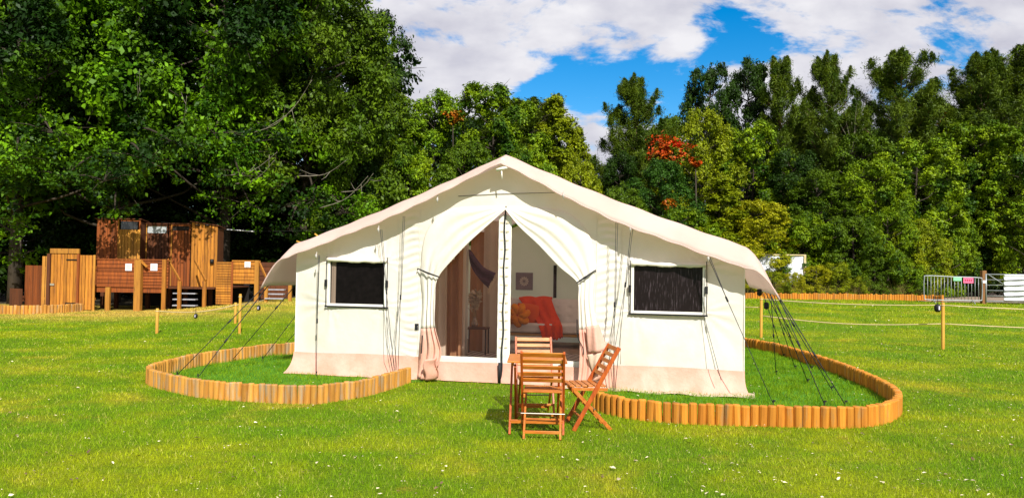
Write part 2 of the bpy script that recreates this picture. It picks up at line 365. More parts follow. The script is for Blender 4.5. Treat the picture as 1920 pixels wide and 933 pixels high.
def branch_mesh(name, H, R0, lobes, base=.12, twigs=0):
    mb = MB(); pts = []; x = y = 0
    for i in range(9):
        z = H*.92*i/8; pts.append((x, y, z)); x += rng.normal(0, .02*H/12*(i > 0)*2); y += rng.normal(0, .03*H/12*2)
    mb.tube(pts, [R0*(1-.88*i/8) for i in range(9)], 8)
    for c in lobes:
        zb = max(.12*H, min(c[2]-.25*math.hypot(c[0], c[1])-.05*H, .85*H)); k = min(7, int(zb/(H*.92)*8)); p = Vector(pts[k]); p.z = zb
        q = Vector(c); mid = (p+q)/2+Vector((rng.normal(0, .35), rng.normal(0, .35), -.16*abs(q.z-p.z)))
        mb.tube(spline([p, mid, q], 3), [R0*.19*(1-.8*i/6)+.007 for i in range(7)], 5)
        for _ in range(twigs):
            d = Vector(rng.normal(0, 1, 3)).normalized(); e = q+d*rng.uniform(.7, 1.6)*H/12
            mb.tube([q, (q+e)/2+Vector((0, 0, .1)), e], [.02, .013, .004], 4, False)
    me = bpy.data.meshes.new(name); me.from_pydata(mb.v, [], mb.f); me.update(); me.polygons.foreach_set('use_smooth', [True]*len(me.polygons)); return me
def broad(name, seed, H=12, Rr=4.2, nl=42, sub=44, per=34, L=.24, W=.18, zlo=.12, top=1.0, lobe=.215, prof=None, rcf=.075):
    global rng
    rng = np.random.default_rng(seed); lobes = []; rads = []
    for i in range(nl):
        f = (i+.5)/nl; z = zlo+(1-zlo)*f**.9; z = min(z, .97)
        if prof: rr = prof(z)
        else: rr = math.sqrt(max(0, 1-((z-.48)/.56)**2))
        a = i*2.39996+rng.normal(0, .35); q = rng.uniform(.35, .9)
        lr = lobe*Rr*rng.uniform(.75, 1.25)*(.55+.45*rr); lobes.append((math.cos(a)*q*rr*Rr, math.sin(a)*q*rr*Rr, z*H-lr*.4)); rads.append(lr)
    lobes = np.array(lobes); rads = np.array(rads); C = []; O = []; RC = []
    ctr = np.array([0, 0, H*.45])
    for c, r in zip(lobes, rads):
        d = unit(rng.normal(0, 1, (sub, 3))); outw = unit((c-ctr)*np.array([1, 1, .6])); d = unit(d+outw*.45+np.array([0, 0, .12]))
        rr = r*rng.uniform(.55, 1.12, sub)[:, None]; p = c+d*rr*np.array([1, 1, .85]); C.append(p); O.append(d); RC.append(rng.uniform(.6, 1.25, sub)*rcf*Rr)
    # stray sprigs that break the outline
    k = sub*3; idx = rng.integers(0, nl, k); d = unit(rng.normal(0, 1, (k, 3))); C.append(lobes[idx]+d*(rads[idx]*rng.uniform(1.0, 1.35, k))[:, None]); O.append(d); RC.append(np.full(k, rcf*.55*Rr))
    C = np.concatenate(C); O = np.concatenate(O); RC = np.concatenate(RC); ok = C[:, 2] > .02*H
    return leafmesh(name+'_crown', C[ok], O[ok], RC[ok], per, L, W), branch_mesh(name+'_trunk', H, .22, lobes, twigs=2)
def pine(name, seed, H=12, Rr=2.6, zlo=.3, tiers=17, dens=1.15, L=.20, W=.034):
    global rng
    rng = np.random.default_rng(seed); C = []; O = []; RC = []; mb = MB()
    mb.tube([(rng.normal(0, .05), rng.normal(0, .05), H*i/8) for i in range(9)], [.2*(1-.93*i/8) for i in range(9)], 8)
    for i in range(tiers):
        f = (i+.5)/tiers; z = zlo+(1-zlo)*f; rr = (1-f)**.62*Rr*rng.uniform(.7, 1.15)*(1 if f > .15 else .75)+.25
        nb = int(rng.integers(4, 7)*dens)
        for k in range(nb):
            a = rng.uniform(0, 6.283); r = rr*rng.uniform(.6, 1.15); up = .35+.5*f; d = np.array([math.cos(a), math.sin(a), 0])
            p0 = np.array([0, 0, z*H-.3]); p1 = p0+d*r+np.array([0, 0, r*up]); mb.tube([p0, (p0+p1)/2-np.array([0, 0, .08]), p1], [.05, .035, .012], 5, False)
            m = max(4, int(r*7)); t = rng.uniform(.3, 1.05, m); pc = p0+(p1-p0)*t[:, None]+rng.normal(0, .17, (m, 3))*np.array([1, 1, .5]); pc += np.array([0, 0, .05])
            tip = p1+np.stack([rng.normal(0, .05, 5), rng.normal(0, .05, 5), np.linspace(0, .38, 5)], 1); C.append(tip); O.append(np.tile([0, 0, 1.], (5, 1))); RC.append(np.linspace(.24, .07, 5))
            C.append(pc); O.append(np.tile(unit(d*.5+np.array([0, 0, .8])), (m, 1))); RC.append(rng.uniform(.24, .42, m))
    C.append(np.array([[0, 0, H*(1-.013*i)] for i in range(6)])); O.append(np.tile([0, 0, 1.], (6, 1))); RC.append(np.full(6, .22))
    C = np.concatenate(C); O = np.concatenate(O); RC = np.concatenate(RC)
    me = leafmesh(name+'_crown', C, O, RC, 92, L, W, flat=.8, up=.05)
    tm = bpy.data.meshes.new(name+'_trunk'); tm.from_pydata(mb.v, [], mb.f); tm.update(); return me, tm
cone = lambda z: min(1, (1-z)*1.5+.12)
PR_ = {
 'A': broad('ash', 1, L=.145, W=.075, nl=60, sub=46, per=34, zlo=.30, lobe=.19), 'B': broad('maple', 2, L=.15, W=.11, nl=56, sub=46, per=32, zlo=.27, lobe=.2),
 'M': broad('sycamore', 12, L=.17, W=.12), 'C': broad('oak', 3, L=.15, W=.10, nl=46), 'D': broad('beech', 4, L=.15, W=.10, nl=50, zlo=.06, lobe=.19),
 'E': broad('alder', 5, L=.14, W=.09, nl=40, Rr=3.0, zlo=.05, prof=cone, lobe=.24),
 'F': broad('hazel', 6, H=6, Rr=3.2, L=.12, W=.08, nl=36, zlo=.06, lobe=.22, sub=44, per=30),
 'G': broad('thicket', 7, H=4, Rr=2.6, L=.10, W=.05, nl=32, zlo=.08, lobe=.22, sub=44, per=24),
 'P': pine('pine', 8, Rr=3.3), 'Q': pine('pine2', 9, Rr=2.6, zlo=.2), 'O': pine('pine3', 10, Rr=4.0, zlo=.35, tiers=14)}
rng = np.random.default_rng(99)
NAT = {'F': (6, 3.2), 'G': (4, 2.6), 'E': (12, 3.0), 'P': (12, 2.7), 'Q': (12, 2.0), 'O': (12, 3.3)}
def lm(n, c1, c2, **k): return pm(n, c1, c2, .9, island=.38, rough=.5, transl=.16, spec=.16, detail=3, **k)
LM = {'dark': lm('leaf_dark', (.040, .085, .003), (.105, .17, .004)), 'deep': lm('leaf_shaded', (.012, .034, .002), (.028, .065, .003)),  # deep set: shade inside the wood put into the leaf colour
      'bright': lm('leaf_bright', (.09, .19, .003), (.18, .28, .004)), 'mid': lm('leaf_mid', (.095, .18, .003), (.23, .32, .004), c3=(.03, .08, .003), s3=.4, c3lo=.5, c3hi=.62),
      'olive': lm('leaf_olive', (.14, .19, .003), (.25, .285, .004)), 'yellow': lm('leaf_yellow', (.25, .27, .004), (.38, .36, .006)),
      'pine': lm('needle_green', (.038, .075, .004), (.11, .155, .006)), 'bluish': lm('leaf_bluish', (.022, .07, .006), (.05, .12, .008)),
      'red': lm('leaf_red', (.55, .03, .004), (.42, .10, .008), c3=(.08, .13, .004), s3=1.8, c3lo=.48, c3hi=.56), 'orange': lm('leaf_orange', (.38, .17, .01), (.42, .09, .006), c3=(.09, .13, .004), s3=2.5, c3lo=.48, c3hi=.56),
      'left': lm('leaf_glossy', (.038, .115, .002), (.16, .32, .003), c3=(.010, .034, .002), s3=.3, c3lo=.44, c3hi=.56)}  # dark patches in the leaf colour stand for shaded gaps in the foliage
BARK = pm('bark', (.030, .023, .015), (.06, .045, .03), 5, stretch=(1, 1, .2), bump=.02); PBARK = pm('pine_bark', (.20, .11, .06), (.10, .07, .05), 4, stretch=(1, 1, .3), bump=.02)
PALE = pm('pale_bark', (.26, .23, .18), (.18, .15, .12), 5, stretch=(1, 1, .3))
def yh(px): return 505+(px-960)*.014
def tree(px, ytop, hw, d, proto, mat, label, cat='tree', name='broadleaf_tree', zbase=None, group='trees of the wood', z0=None):
    H0, R0 = NAT.get(proto, (12, 4.2)); x = (px-960)/FPX*d; g = gzf(x, d) if z0 is None else z0; top = 1.6+(yh(px)-ytop)/FPX*d
    Hh = top-g; Rw = hw/FPX*d; e = empty(name, (x, d, g-.02), rng.uniform(0, 6.28), label, cat, group)
    cm, tm = PR_[proto]
    for nm, me, mt in (('trunk', tm, PBARK if proto in 'PQO' else BARK), ('crown', cm, LM[mat])):
        if not len(me.materials): me.materials.append(mt)
        o = bpy.data.objects.new(nm, me); col.objects.link(o); o.parent = e; o.material_slots[0].link = 'OBJECT'; o.material_slots[0].material = mt
        o.scale = (Rw/R0, Rw/R0, Hh/H0)
    return e
T_ = [
 (30, -230, 250, 30, 'A', 'left', 'dark broadleaf tree with lit sprays at the left edge of the photo'),
 (215, -300, 250, 32, 'B', 'left', 'tall dark broadleaf tree rising straight behind the plank gate'),
 (420, -280, 240, 33, 'A', 'left', 'towering broadleaf tree directly above the wooden cabins'),
 (570, -150, 190, 34, 'A', 'dark', 'tall dense dark tree whose right edge meets the sky left of the tent ridge'),
 (655, 90, 115, 35, 'C', 'dark', 'shorter dark tree in front of the sky edge beside the tall wood'),
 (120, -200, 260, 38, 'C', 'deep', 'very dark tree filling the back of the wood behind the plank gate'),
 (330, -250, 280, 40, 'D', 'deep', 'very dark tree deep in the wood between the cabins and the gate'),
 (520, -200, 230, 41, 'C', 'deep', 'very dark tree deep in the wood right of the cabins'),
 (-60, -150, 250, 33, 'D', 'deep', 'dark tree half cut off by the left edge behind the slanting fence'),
 (735, 172, 100, 39, 'E', 'mid', 'mid green pointed tree left of the orange tinted one'),
 (812, 172, 98, 41, 'C', 'bright', 'bright yellow green tree with an orange patch left of the ridge'),
 (925, 158, 108, 40, 'M', 'mid', 'rounded leafy green tree rising just left of the tent ridge'),
 (1035, 176, 98, 42, 'E', 'olive', 'olive green pointed tree just right of the tent ridge'),
 (975, 190, 95, 45, 'Q', 'pine', 'spiky dark tree between the rounded and the olive pointed trees'),
 (1080, 235, 55, 44, 'E', 'olive', 'slim olive tree at the left side of the sky gap'),
 (1085, 300, 62, 38, 'F', 'olive', 'low yellowish green bush tree behind the right tent slope'),
 (1190, 150, 72, 43, 'P', 'pine', 'dark pine standing alone against the blue sky right of the ridge'),
 (1160, 285, 60, 41, 'D', 'deep', 'dark low tree under the lone pine'),
 (1240, 300, 80, 37, 'C', 'bluish', 'blue green leafy tree below the red leaved patch'),
 (1330, 118, 70, 46, 'C', 'deep', 'tall dark broadleaf tree first right of the blue sky'),
 (1400, 112, 75, 47, 'D', 'deep', 'tall dark broadleaf tree second right of the blue sky'),
 (1318, 205, 80, 41, 'C', 'olive', 'olive tree immediately right of the red leaved patch'),
 (1462, 112, 50, 45, 'Q', 'pine', 'narrow dark conifer between the dark broadleaf trees and the bare stems'),
 (1555, 108, 68, 44, 'P', 'pine', 'pine with bushy tufts directly left of the bare pale stems'),
 (1410, 230, 88, 42, 'M', 'mid', 'mid green tree under the tall dark broadleaf pair'),
 (1490, 280, 75, 40, 'D', 'deep', 'dark tree below the narrow conifer'),
 (1690, 106, 104, 44, 'O', 'pine', 'broad round topped pine right of the bare pale stems'),
 (1620, 250, 85, 42, 'C', 'dark', 'dark green tree at the foot of the bare pale stems'),
 (1715, 258, 95, 39, 'M', 'mid', 'wide mid green tree below the broad round topped pine'),
 (1770, 180, 80, 46, 'D', 'dark', 'dark tree with a brown tinge between two big pines'),
 (1842, 104, 86, 45, 'P', 'pine', 'tall dark pine near the right edge above the metal gate'),
 (1918, 96, 82, 47, 'Q', 'pine', 'tallest conifer at the right edge of the photo'),
 (1995, 112, 90, 46, 'O', 'pine', 'dark pine half outside the right edge'),
 (1830, 225, 95, 43, 'C', 'mid', 'spreading green tree above the crowd barrier'),
 (1925, 230, 95, 41, 'M', 'mid', 'green tree at the right edge above the field gate'),
 (1530, 320, 85, 38.5, 'D', 'dark', 'dark green tree behind the white screen'),
 (1640, 300, 85, 38, 'C', 'mid', 'green tree with pale leaf sprays left of centre of the hedge'),
 (1350, 330, 85, 38, 'E', 'olive', 'light olive tree above the right end of the tent roof'),
 (1512, 188, 55, 48, 'D', 'dark', 'dark tree filling the dip between the narrow conifer and the bushy pine'),
 (1622, 190, 55, 49, 'C', 'dark', 'dark tree filling the dip behind the bare pale stems'),
 (1260, 215, 60, 47, 'C', 'dark', 'dark tree between the lone pine and the tall broadleaf pair'),
 (1780, 300, 85, 43, 'D', 'deep', 'deep green tree shading the track behind the crowd barrier'),
 (1890, 330, 90, 46, 'D', 'deep', 'deep green tree shading the track behind the field gate'),
 (1420, 375, 75, 37, 'C', 'yellow', 'yellow green small tree right above the tent roof corner'),
]
for t in T_: tree(*t)
for t in [
 (300, 300, 120, 38, 'F', 'deep', 'dark shaded bush just behind the left cabins'), (430, 320, 110, 39, 'F', 'deep', 'dark shaded bush just behind the tallest light cabin'),
 (560, 320, 120, 38, 'F', 'deep', 'dark bush left of the tent roof corner'), (660, 300, 120, 36, 'F', 'deep', 'dark bush behind the left tent slope'), (60, 330, 110, 37.5, 'F', 'deep', 'dark bush behind the slanting fence'), (180, 330, 100, 37, 'F', 'deep', 'dark shaded bush between plank gate and left cabin'),
 (770, 290, 90, 36, 'F', 'mid', 'green bush tree above the left half of the tent roof'), (870, 270, 95, 37, 'F', 'dark', 'dark green bush tree behind the ridge left side'), (980, 280, 90, 38, 'F', 'mid', 'green bush tree behind the ridge right side'),
 (1170, 350, 70, 36, 'F', 'dark', 'dark bush behind the middle of the right tent slope'), (1270, 390, 80, 35.8, 'F', 'mid', 'green bush behind the lower right tent slope'),
 (1600, 405, 70, 36.6, 'F', 'dark', 'dark dense bush right of the white screen'), (1665, 395, 65, 36, 'F', 'mid', 'rounded green bush in the hedge left of the crowd barrier'), (1720, 410, 60, 36.2, 'F', 'olive', 'olive bush directly left of the crowd barrier'),
 (1500, 400, 70, 37.5, 'F', 'mid', 'green bush above the white screen'), (1770, 380, 60, 40, 'F', 'mid', 'green bush behind the crowd barrier'),
 (1450, 508, 40, 35.2, 'G', 'olive', 'low weedy bush nearest the tent behind the far log edging'), (1530, 497, 38, 35.4, 'G', 'yellow', 'yellow weedy bush in front of the white screen'), (1570, 492, 42, 35.3, 'G', 'olive', 'low weedy bush in the middle of the far log edging'), (1640, 482, 44, 35.4, 'G', 'dark', 'low dark bush behind the far log edging'), (1705, 490, 40, 35.3, 'G', 'mid', 'low bush at the right end of the far log edging'), (1412, 520, 36, 35.2, 'G', 'yellow', 'low yellow bush beside the tent flap'),
 (1487, 510, 26, 35.1, 'G', 'yellow', 'small yellow green bush tight in front of the white screen'),
 (1610, 515, 26, 35.0, 'G', 'olive', 'smallest weedy clump behind the far log edging')]:
    tree(*t, cat='bush', name='bush', group='bushes under the wood')
# low boughs of the front row reach out over the cabins and the fence
def bough(tr, boxes):
    bpy.context.view_layer.update(); I = tr.matrix_world.inverted(); C = []; mb = MB()
    for (px, py, Y, rx, ry, rz_, n) in boxes:
        c = at(px, py, Y); p = np.array(c)+np.clip(rng.normal(0, .5, (n, 3)), -1, 1)*np.array([rx, ry, rz_]); C += [I @ Vector(q) for q in p]
        root = I @ Vector((tr.location.x, tr.location.y, c.z+1.2)); e = I @ c
        mb.tube(spline([root, (root+e)/2+Vector((0, 0, .5)), e], 5), [.06*(1-.8*i/10)+.01 for i in range(11)], 6)
        for q in list(C)[-min(10, n):]: mb.tube([e, (e+q)/2+Vector((0, 0, .1)), q], [.018, .012, .004], 4, False)
    C = np.array([tuple(c) for c in C]); me = leafmesh('bough_leaves', C, unit(rng.normal(0, 1, C.shape)), rng.uniform(.22, .42, len(C)), 30, .15, .10); 
    b = mb.build('low_bough', BARK, tr, True); link('leaves', me, LM['left'], b)
TR = {o['label']: o for o in col.objects if o.get('category') == 'tree'}
bough(TR[T_[1][6]], [(275, 300, 25.0, 1.5, .7, .6, 26), (215, 395, 26.6, .9, .4, .25, 9), (195, 340, 25.4, 1.3, .8, .5, 18), (120, 330, 26, 1.5, .8, .7, 26), (330, 270, 25.2, 1.2, .7, .4, 16)])
bough(TR[T_[0][6]], [(30, 300, 25.5, 1.2, 1, 1.0, 40), (25, 420, 26.5, .8, .8, .7, 18), (40, 480, 28.5, .8, .6, .5, 8), (100, 250, 26, 1.6, .8, .6, 26)])
bough(TR[T_[2][6]], [(450, 330, 28, 1.4, .8, .5, 18), (520, 260, 29, 1.5, .8, .6, 24), (400, 250, 28, 1.5, .8, .6, 24), (470, 385, 30, 1.6, 1, .7, 16), (410, 360, 31, 1.2, .8, .6, 10)])
bough(TR[T_[3][6]], [(590, 375, 30, 1.6, 1, .8, 30), (540, 430, 31, 1.2, .8, .5, 14), (650, 400, 31, 1.6, 1, .8, 34)])
bpy.context.view_layer.update(); tr = TR[T_[3][6]]; I = tr.matrix_world.inverted(); mb = MB()
for (x0, y0, x1, y1) in ((470, 250, 560, 190), (500, 240, 585, 150), (420, 330, 520, 285), (440, 345, 515, 300), (560, 330, 650, 300), (600, 390, 690, 330), (640, 360, 700, 325), (250, 190, 262, 130), (330, 240, 350, 180)):
    a = at(x0, y0, 28.6); b = at(x1, y1, 27.6); m = (a+b)/2+Vector((.1, 0, -.22)); P = spline([I @ a, I @ m, I @ b], 5); mb = MB(); mb.tube(P, [.014*(1-.8*i/10)+.004 for i in range(11)], 5)
    for k in (4, 6, 8): e = P[k]+Vector(rng.normal(0, .32, 3)); mb.tube([P[k], (P[k]+e)/2+Vector((0, 0, -.05)), e], [.010, .008, .004], 4, False)
    mb.build('dead_twig', PALE, tr, True)
for px, yt, hw, d, m, lab in [(1254, 252, 38, 38, 'red', 'red leaved tree top among the green right of the ridge'), (1303, 297, 9, 37.4, 'red', 'tiny red leaved tree top right of the red tree'),
                              (845, 203, 18, 39.2, 'orange', 'small orange leaved tree top left of the ridge'), (1252, 374, 12, 36, 'orange', 'small orange tinged tree top above the right tent slope'), (1745, 195, 26, 44.5, 'orange', 'small orange tinged tree top between the big pines')]:
    x = (px-960)/FPX*d; g = gzf(x, d); top = 1.6+(yh(px)-yt)/FPX*d; e = empty('autumn_tree', (x, d, g), 0, lab, 'tree', 'autumn coloured trees')
    Rw = hw/FPX*d; mb = MB(); mb.tube([(0, 0, 0), (.1, .05, (top-g)*.5), (0, 0, top-g-.3)], [.08, .06, .02], 6); mb.build('trunk', BARK, e, True)
    n = 75 if hw > 30 else 30; c = unit(rng.normal(0, 1, (n, 3)))*rng.uniform(.2, 1, (n, 1))*np.array([Rw, Rw*.7, Rw*.75])+np.array([0, 0, top-g-Rw*.75])
    me = leafmesh('autumn_crown', c, unit(c-np.array([0, 0, top-g-Rw])), np.full(n, .28*Rw+.08), 34, .15, .11); link('crown', me, LM[m], e)
# bare pale stems
for i, (px, yt, d, ln, lab) in enumerate([(1588, 225, 42.5, .5, 'left bare pale stem between the two pines'), (1604, 205, 42.9, -.25, 'right bare pale stem between the two pines')]):
    x = (px-960)/FPX*d; g = gzf(x, d); h = 1.6+(yh(px)-yt)/FPX*d-g; e = empty('bare_tree', (x, d, g), 0, lab, 'tree', 'bare stems'); mb = MB()
    pts = spline([(0, 0, 0), (-ln*.3, 0, h*.4), (ln*.4, .1, h*.75), (ln, 0, h)], 5); mb.tube(pts, [.06*(1-.85*k/15)+.008 for k in range(16)], 7)
    mb.build('trunk', PALE, e, True); mb = MB()
    for k in range(16):
        t = pts[6+k % 9]; a = rng.uniform(-1.2, 1.2); q = t+Vector((math.sin(a)*rng.uniform(.5, 1.6), rng.normal(0, .3), rng.uniform(.6, 1.6))); mb.tube([t, (t+q)/2+Vector((0, 0, -.1)), q], [.018, .012, .005], 4, False)
    mb.build('twigs', PALE, e, True)
# the rest of the wood, seen as darkness between the nearer trees
bl = []
k = 0
for px in range(-260, 2300, 105):
    d = 56+6*((k*7) % 3); yt = 205+12*((k*5) % 3) if 700 < px else 20
    if 1060 < px < 1160: yt = 330
    if px > 1150: yt = 225+25*((k*5) % 3)
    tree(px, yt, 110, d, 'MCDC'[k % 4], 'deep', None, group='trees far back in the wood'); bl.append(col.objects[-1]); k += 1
far = [o for o in col.objects if o.get('group') == 'trees far back in the wood']
for o in far: o['label'] = 'dark tree far back in the wood behind the front row'
for o in far: o['category'] = 'tree'
# tall grass stalks by the far edging
SG = pm('dry_stalk', (.32, .24, .07), (.18, .2, .04), 2, island=.4, transl=.3)
n = 5200; X = rng.uniform(9.5, 19.3, n); X = X[(np.sin(X*2.2)+rng.normal(0, .5, n)) > -.4]; n = len(X); Y = 34.75+rng.exponential(.35, n)
blades('tall_grass', X, Y, rng.uniform(.3, 1.05, n)*(.6+.4*np.sin(X*1.7)**2), np.full(n, .022), SG, 'tall straw coloured grass stalks behind the far log edging', 'grass')
# ------------------------------------------------------------------ the tent (local u along the front, v into the depth)
tent = empty('bell_fly_tent', C0, -TH, 'large cream canvas tent with pale pink fly roof and tied back door curtains', 'tent')
tent.name = 'canvas_tent'
bpy.context.view_layer.update()
TM = tent.matrix_world.copy(); TI = TM.inverted()
def TL(px, py, v=0.0):
    d = TI.to_3x3() @ ray(px, py); o = TI @ CAM; k = (v-o.y)/d.y; p = o+d*k; return p
def TLz(px, py, z):
    return TI @ atz(px, py, z)
CREAM = pm('canvas_cream', (.83, .785, .69), (.87, .835, .755), 1.6, rough=.85, transl=.24, tcol=(.92, .84, .72), bump=.008, bscale=6, spec=.1, c3=(.80, .71, .56), s3=.9, c3lo=.55, c3hi=.8)
FLY = pm('fly_canvas', (.74, .53, .475), (.80, .61, .555), 1.2, rough=.8, transl=.45, tcol=(.95, .85, .78), bump=.006, bscale=6, spec=.15)
INNER = pm('canvas_side', (.84, .78, .66), (.88, .83, .72), 1.6, rough=.85, transl=.5, tcol=(.95, .88, .78), bump=.008, bscale=6, spec=.1)
PINK = pm('skirt_pink', (.64, .325, .235), (.70, .41, .32), 3, rough=.55, bump=.02, bscale=3, spec=.3, c3=(.50, .27, .17), s3=2.2, c3lo=.5, c3hi=.75)
WHITE = pm('white_canvas', (.84, .81, .74), (.78, .75, .66), 9, rough=.7, bump=.003)
BLACK = pm('black_webbing', (.012, .012, .014), rough=.6); ROPE = pm('guy_rope', (.012, .012, .014), (.04, .04, .045), 60, rough=.8)
LROPE = pm('pale_rope', (.62, .48, .26), (.5, .38, .2), 50, rough=.9)
PANE = pm('dark_window_mesh', (.004, .003, .003), (.008, .006, .006), 12, rough=.3, spec=.08)
def streak_pane():
    m = pm('wet_dark_pane', (.012, .009, .009), rough=.3, spec=.15); nt = m.node_tree; N = nt.nodes; L = nt.links
    bs = [n for n in N if n.type == 'BSDF_PRINCIPLED'][0]; tc = N.new('ShaderNodeTexCoord'); mp = N.new('ShaderNodeMapping'); mp.inputs['Rotation'].default_value = (0, R(22), 0); mp.inputs['Scale'].default_value = (34, 1, 2.6); L.new(tc.outputs['Object'], mp.inputs[0])
    n = N.new('ShaderNodeTexNoise'); n.inputs['Scale'].default_value = 2.2; n.inputs['Detail'].default_value = 5; L.new(mp.outputs[0], n.inputs['Vector'])
    r = N.new('ShaderNodeValToRGB'); r.color_ramp.elements[0].position = .56; r.color_ramp.elements[1].position = .74; r.color_ramp.elements[0].color = (.012, .008, .008, 1); r.color_ramp.elements[1].color = (.11, .085, .095, 1)
    L.new(n.outputs['Fac'], r.inputs[0]); L.new(r.outputs[0], bs.inputs['Base Color']); return m
WETPANE = streak_pane()
def mesh_mat():
    m = pm('insect_mesh', (.08, .045, .045), rough=.9, alpha=.14); return m
MESH = mesh_mat()
RIDGE = 3.17; EAVE = 1.80; HW = 3.24
def roofz(u):      # wall top under the fly
    a = abs(u)/HW; return RIDGE-.05 - (RIDGE-.05-EAVE)*a - .05*math.sin(math.pi*min(1, a))
# window rectangles, measured on the front plane
def rectL(x0, y0, x1, y1, v=0):
    a = TL(x0, (y0), v); b = TL(x1, y1, v); return a.x, b.x, b.z, a.z
wl = (TL(619, 531).x, TL(722, 531).x, TL(670, 570).z, TL(670, 491).z)
wr = (TL(1188, 540).x, TL(1318, 540).x, TL(1250, 584).z, TL(1250, 499).z)
dL, dR = TL(815, 600).x, TL(1090, 600).x; dB = TL(945, 674).z; apex = TL(948, 392)
SK = .33
def wrinkle(u, z):
    w = .016*math.sin(u*1.9+z*2.3)+.006*math.sin(u*5.1-z*3.7+1)+.004*math.sin(u*2.3+z*9)
    for u0 in (TL(772, 500).x, TL(1138, 500).x):
        e = math.exp(-((u-u0)/.13)**2); w += e*.010*math.sin(z*62+3*math.sin(u*9+z*2))
    for (a, b, c, d) in (wl, wr):      # tension folds from the window corners
        for (cu, cz, sx, sz) in ((a, c, -1, -1), (b, c, 1, -1), (a, d, -1, 1), (b, d, 1, 1)):
            du, dz = u-cu, z-cz; r = math.hypot(du, dz)
            if du*sx > -.15 and dz*sz > -.15 and r > .02:
                an = math.atan2(dz, du); w += .010*math.exp(-r/.5)*math.sin(an*13)
    return w
us = sorted(set(list(np.round(np.linspace(-HW, HW, 170), 4))+[wl[0], wl[1], wr[0], wr[1], dL, dR])); zs = sorted(set(list(np.round(np.linspace(.0, 1.7, 66), 4))+[wl[2], wl[3], wr[2], wr[3], dB])); zf = list(np.linspace(0, 1, 36)[1:])
def wallpt(u, k):
    if k < len(zs): z = zs[k]
    else: z = 1.7+(max(roofz(u), 1.72)-1.7)*zf[k-len(zs)]
    edge = min(1, (HW-abs(u))/.15); return (u, wrinkle(u, z)*(.3+.7*edge), z)
def doortop(u):
    return min(apex.z+.03, apex.z + .10 - abs(u-apex.x)*1.02)
mb = MB(); nk = len(zs)+len(zf)
for k in range(nk):
    for u in us: mb.v.append(wallpt(u, k))
for k in range(nk-1):
    for i in range(len(us)-1):
        uc = (us[i]+us[i+1])/2; a = mb.v[k*len(us)+i]; b = mb.v[(k+1)*len(us)+i]; zc = (a[2]+b[2])/2
        if any(w[0] < uc < w[1] and w[2] < zc < w[3] for w in (wl, wr)): continue
        if dL < uc < dR and dB < zc < doortop(uc)-.02: continue
        q = k*len(us)+i; mb.f.append((q, q+1, q+len(us)+1, q+len(us)))
mb.build('front_wall', CREAM, tent, True)
DEP = 6.0
for sgn in (-1, 1):
    mb = MB(); mb.grid(lambda s, t: (sgn*HW+sgn*.02*math.sin(s*9)*math.sin(t*3.1), s*DEP, t*1.78), 60, 10); mb.build('side_wall', INNER, tent, True)
mb = MB(); mb.grid(lambda s, t: (-HW+2*HW*s, DEP+.015*math.sin(s*25+t*4), t*roofz(-HW+2*HW*s)), 60, 20); mb.build('back_wall', INNER, tent, True)
# corner seam on the right front edge
for sg in (-1, 1): MB().tube([(sg*HW, -.004, .05), (sg*HW, -.004, 1.74)], .008, 6).build('corner_seam', WHITE, tent)
mb = MB(); mb.tube([TL(860, 368)+Vector((0, -.02, 0)), TL(930, 364)+Vector((0, -.02, 0)), TL(1040, 361)+Vector((0, -.02, 0))], .004, 5); mb.build('seam_cord', ROPE, tent)
for su in (-1.62, -.98-.3, 1.30, 1.64):
    MB().tube([(su+.006*math.sin(k*.9), wrinkle(su, .35+k*.14)-.004, .35+k*.14) for k in range(int((roofz(su)-.4)/.14)+1)], .0045, 5).build('wall_seam', CREAM, tent, True)
# skirt
def skirtf(u0, u1, zt, flare, n, end0=0, end1=0, zb=.015):
    def f(s, t):
        u = u0+(u1-u0)*s; k = (1-t)**1.4; k3 = (1-t)**3.5; e = end0*(1-s)**10*-1*k3+end1*s**10*k3
        return (u+e, -.024-flare*k-.012*math.sin(u*7)*k-.006*math.sin(u*23+2)*k, zb+(zt-zb)*t+.008*math.sin(u*3+1)*t)
    return f
MB().grid(skirtf(-HW-.01, dL+.02, SK, .13, 1, .09, 0), 60, 8).build('skirt', PINK, tent, True); MB().grid(skirtf(dR-.02, HW+.01, SK, .13, 1, 0, .07), 60, 8).build('skirt', PINK, tent, True)
mb = MB(); mb.grid(skirtf(dL+.0, dR-.0, dB-.05, .05, 1), 70, 8); mb.build('door_sill_skirt', PINK, tent, True)
mb = MB(); mb.grid(lambda s, t: (HW*.28+s*(HW*.76), -.05-.22*t-.02*math.sin(s*30), .05-.035*t+.012*math.sin(s*23)), 40, 5); mb.build('groundsheet_edge', pm('pale_foam', (.62, .5, .36), (.5, .38, .26), 8, rough=.9, bump=.02), tent, True)
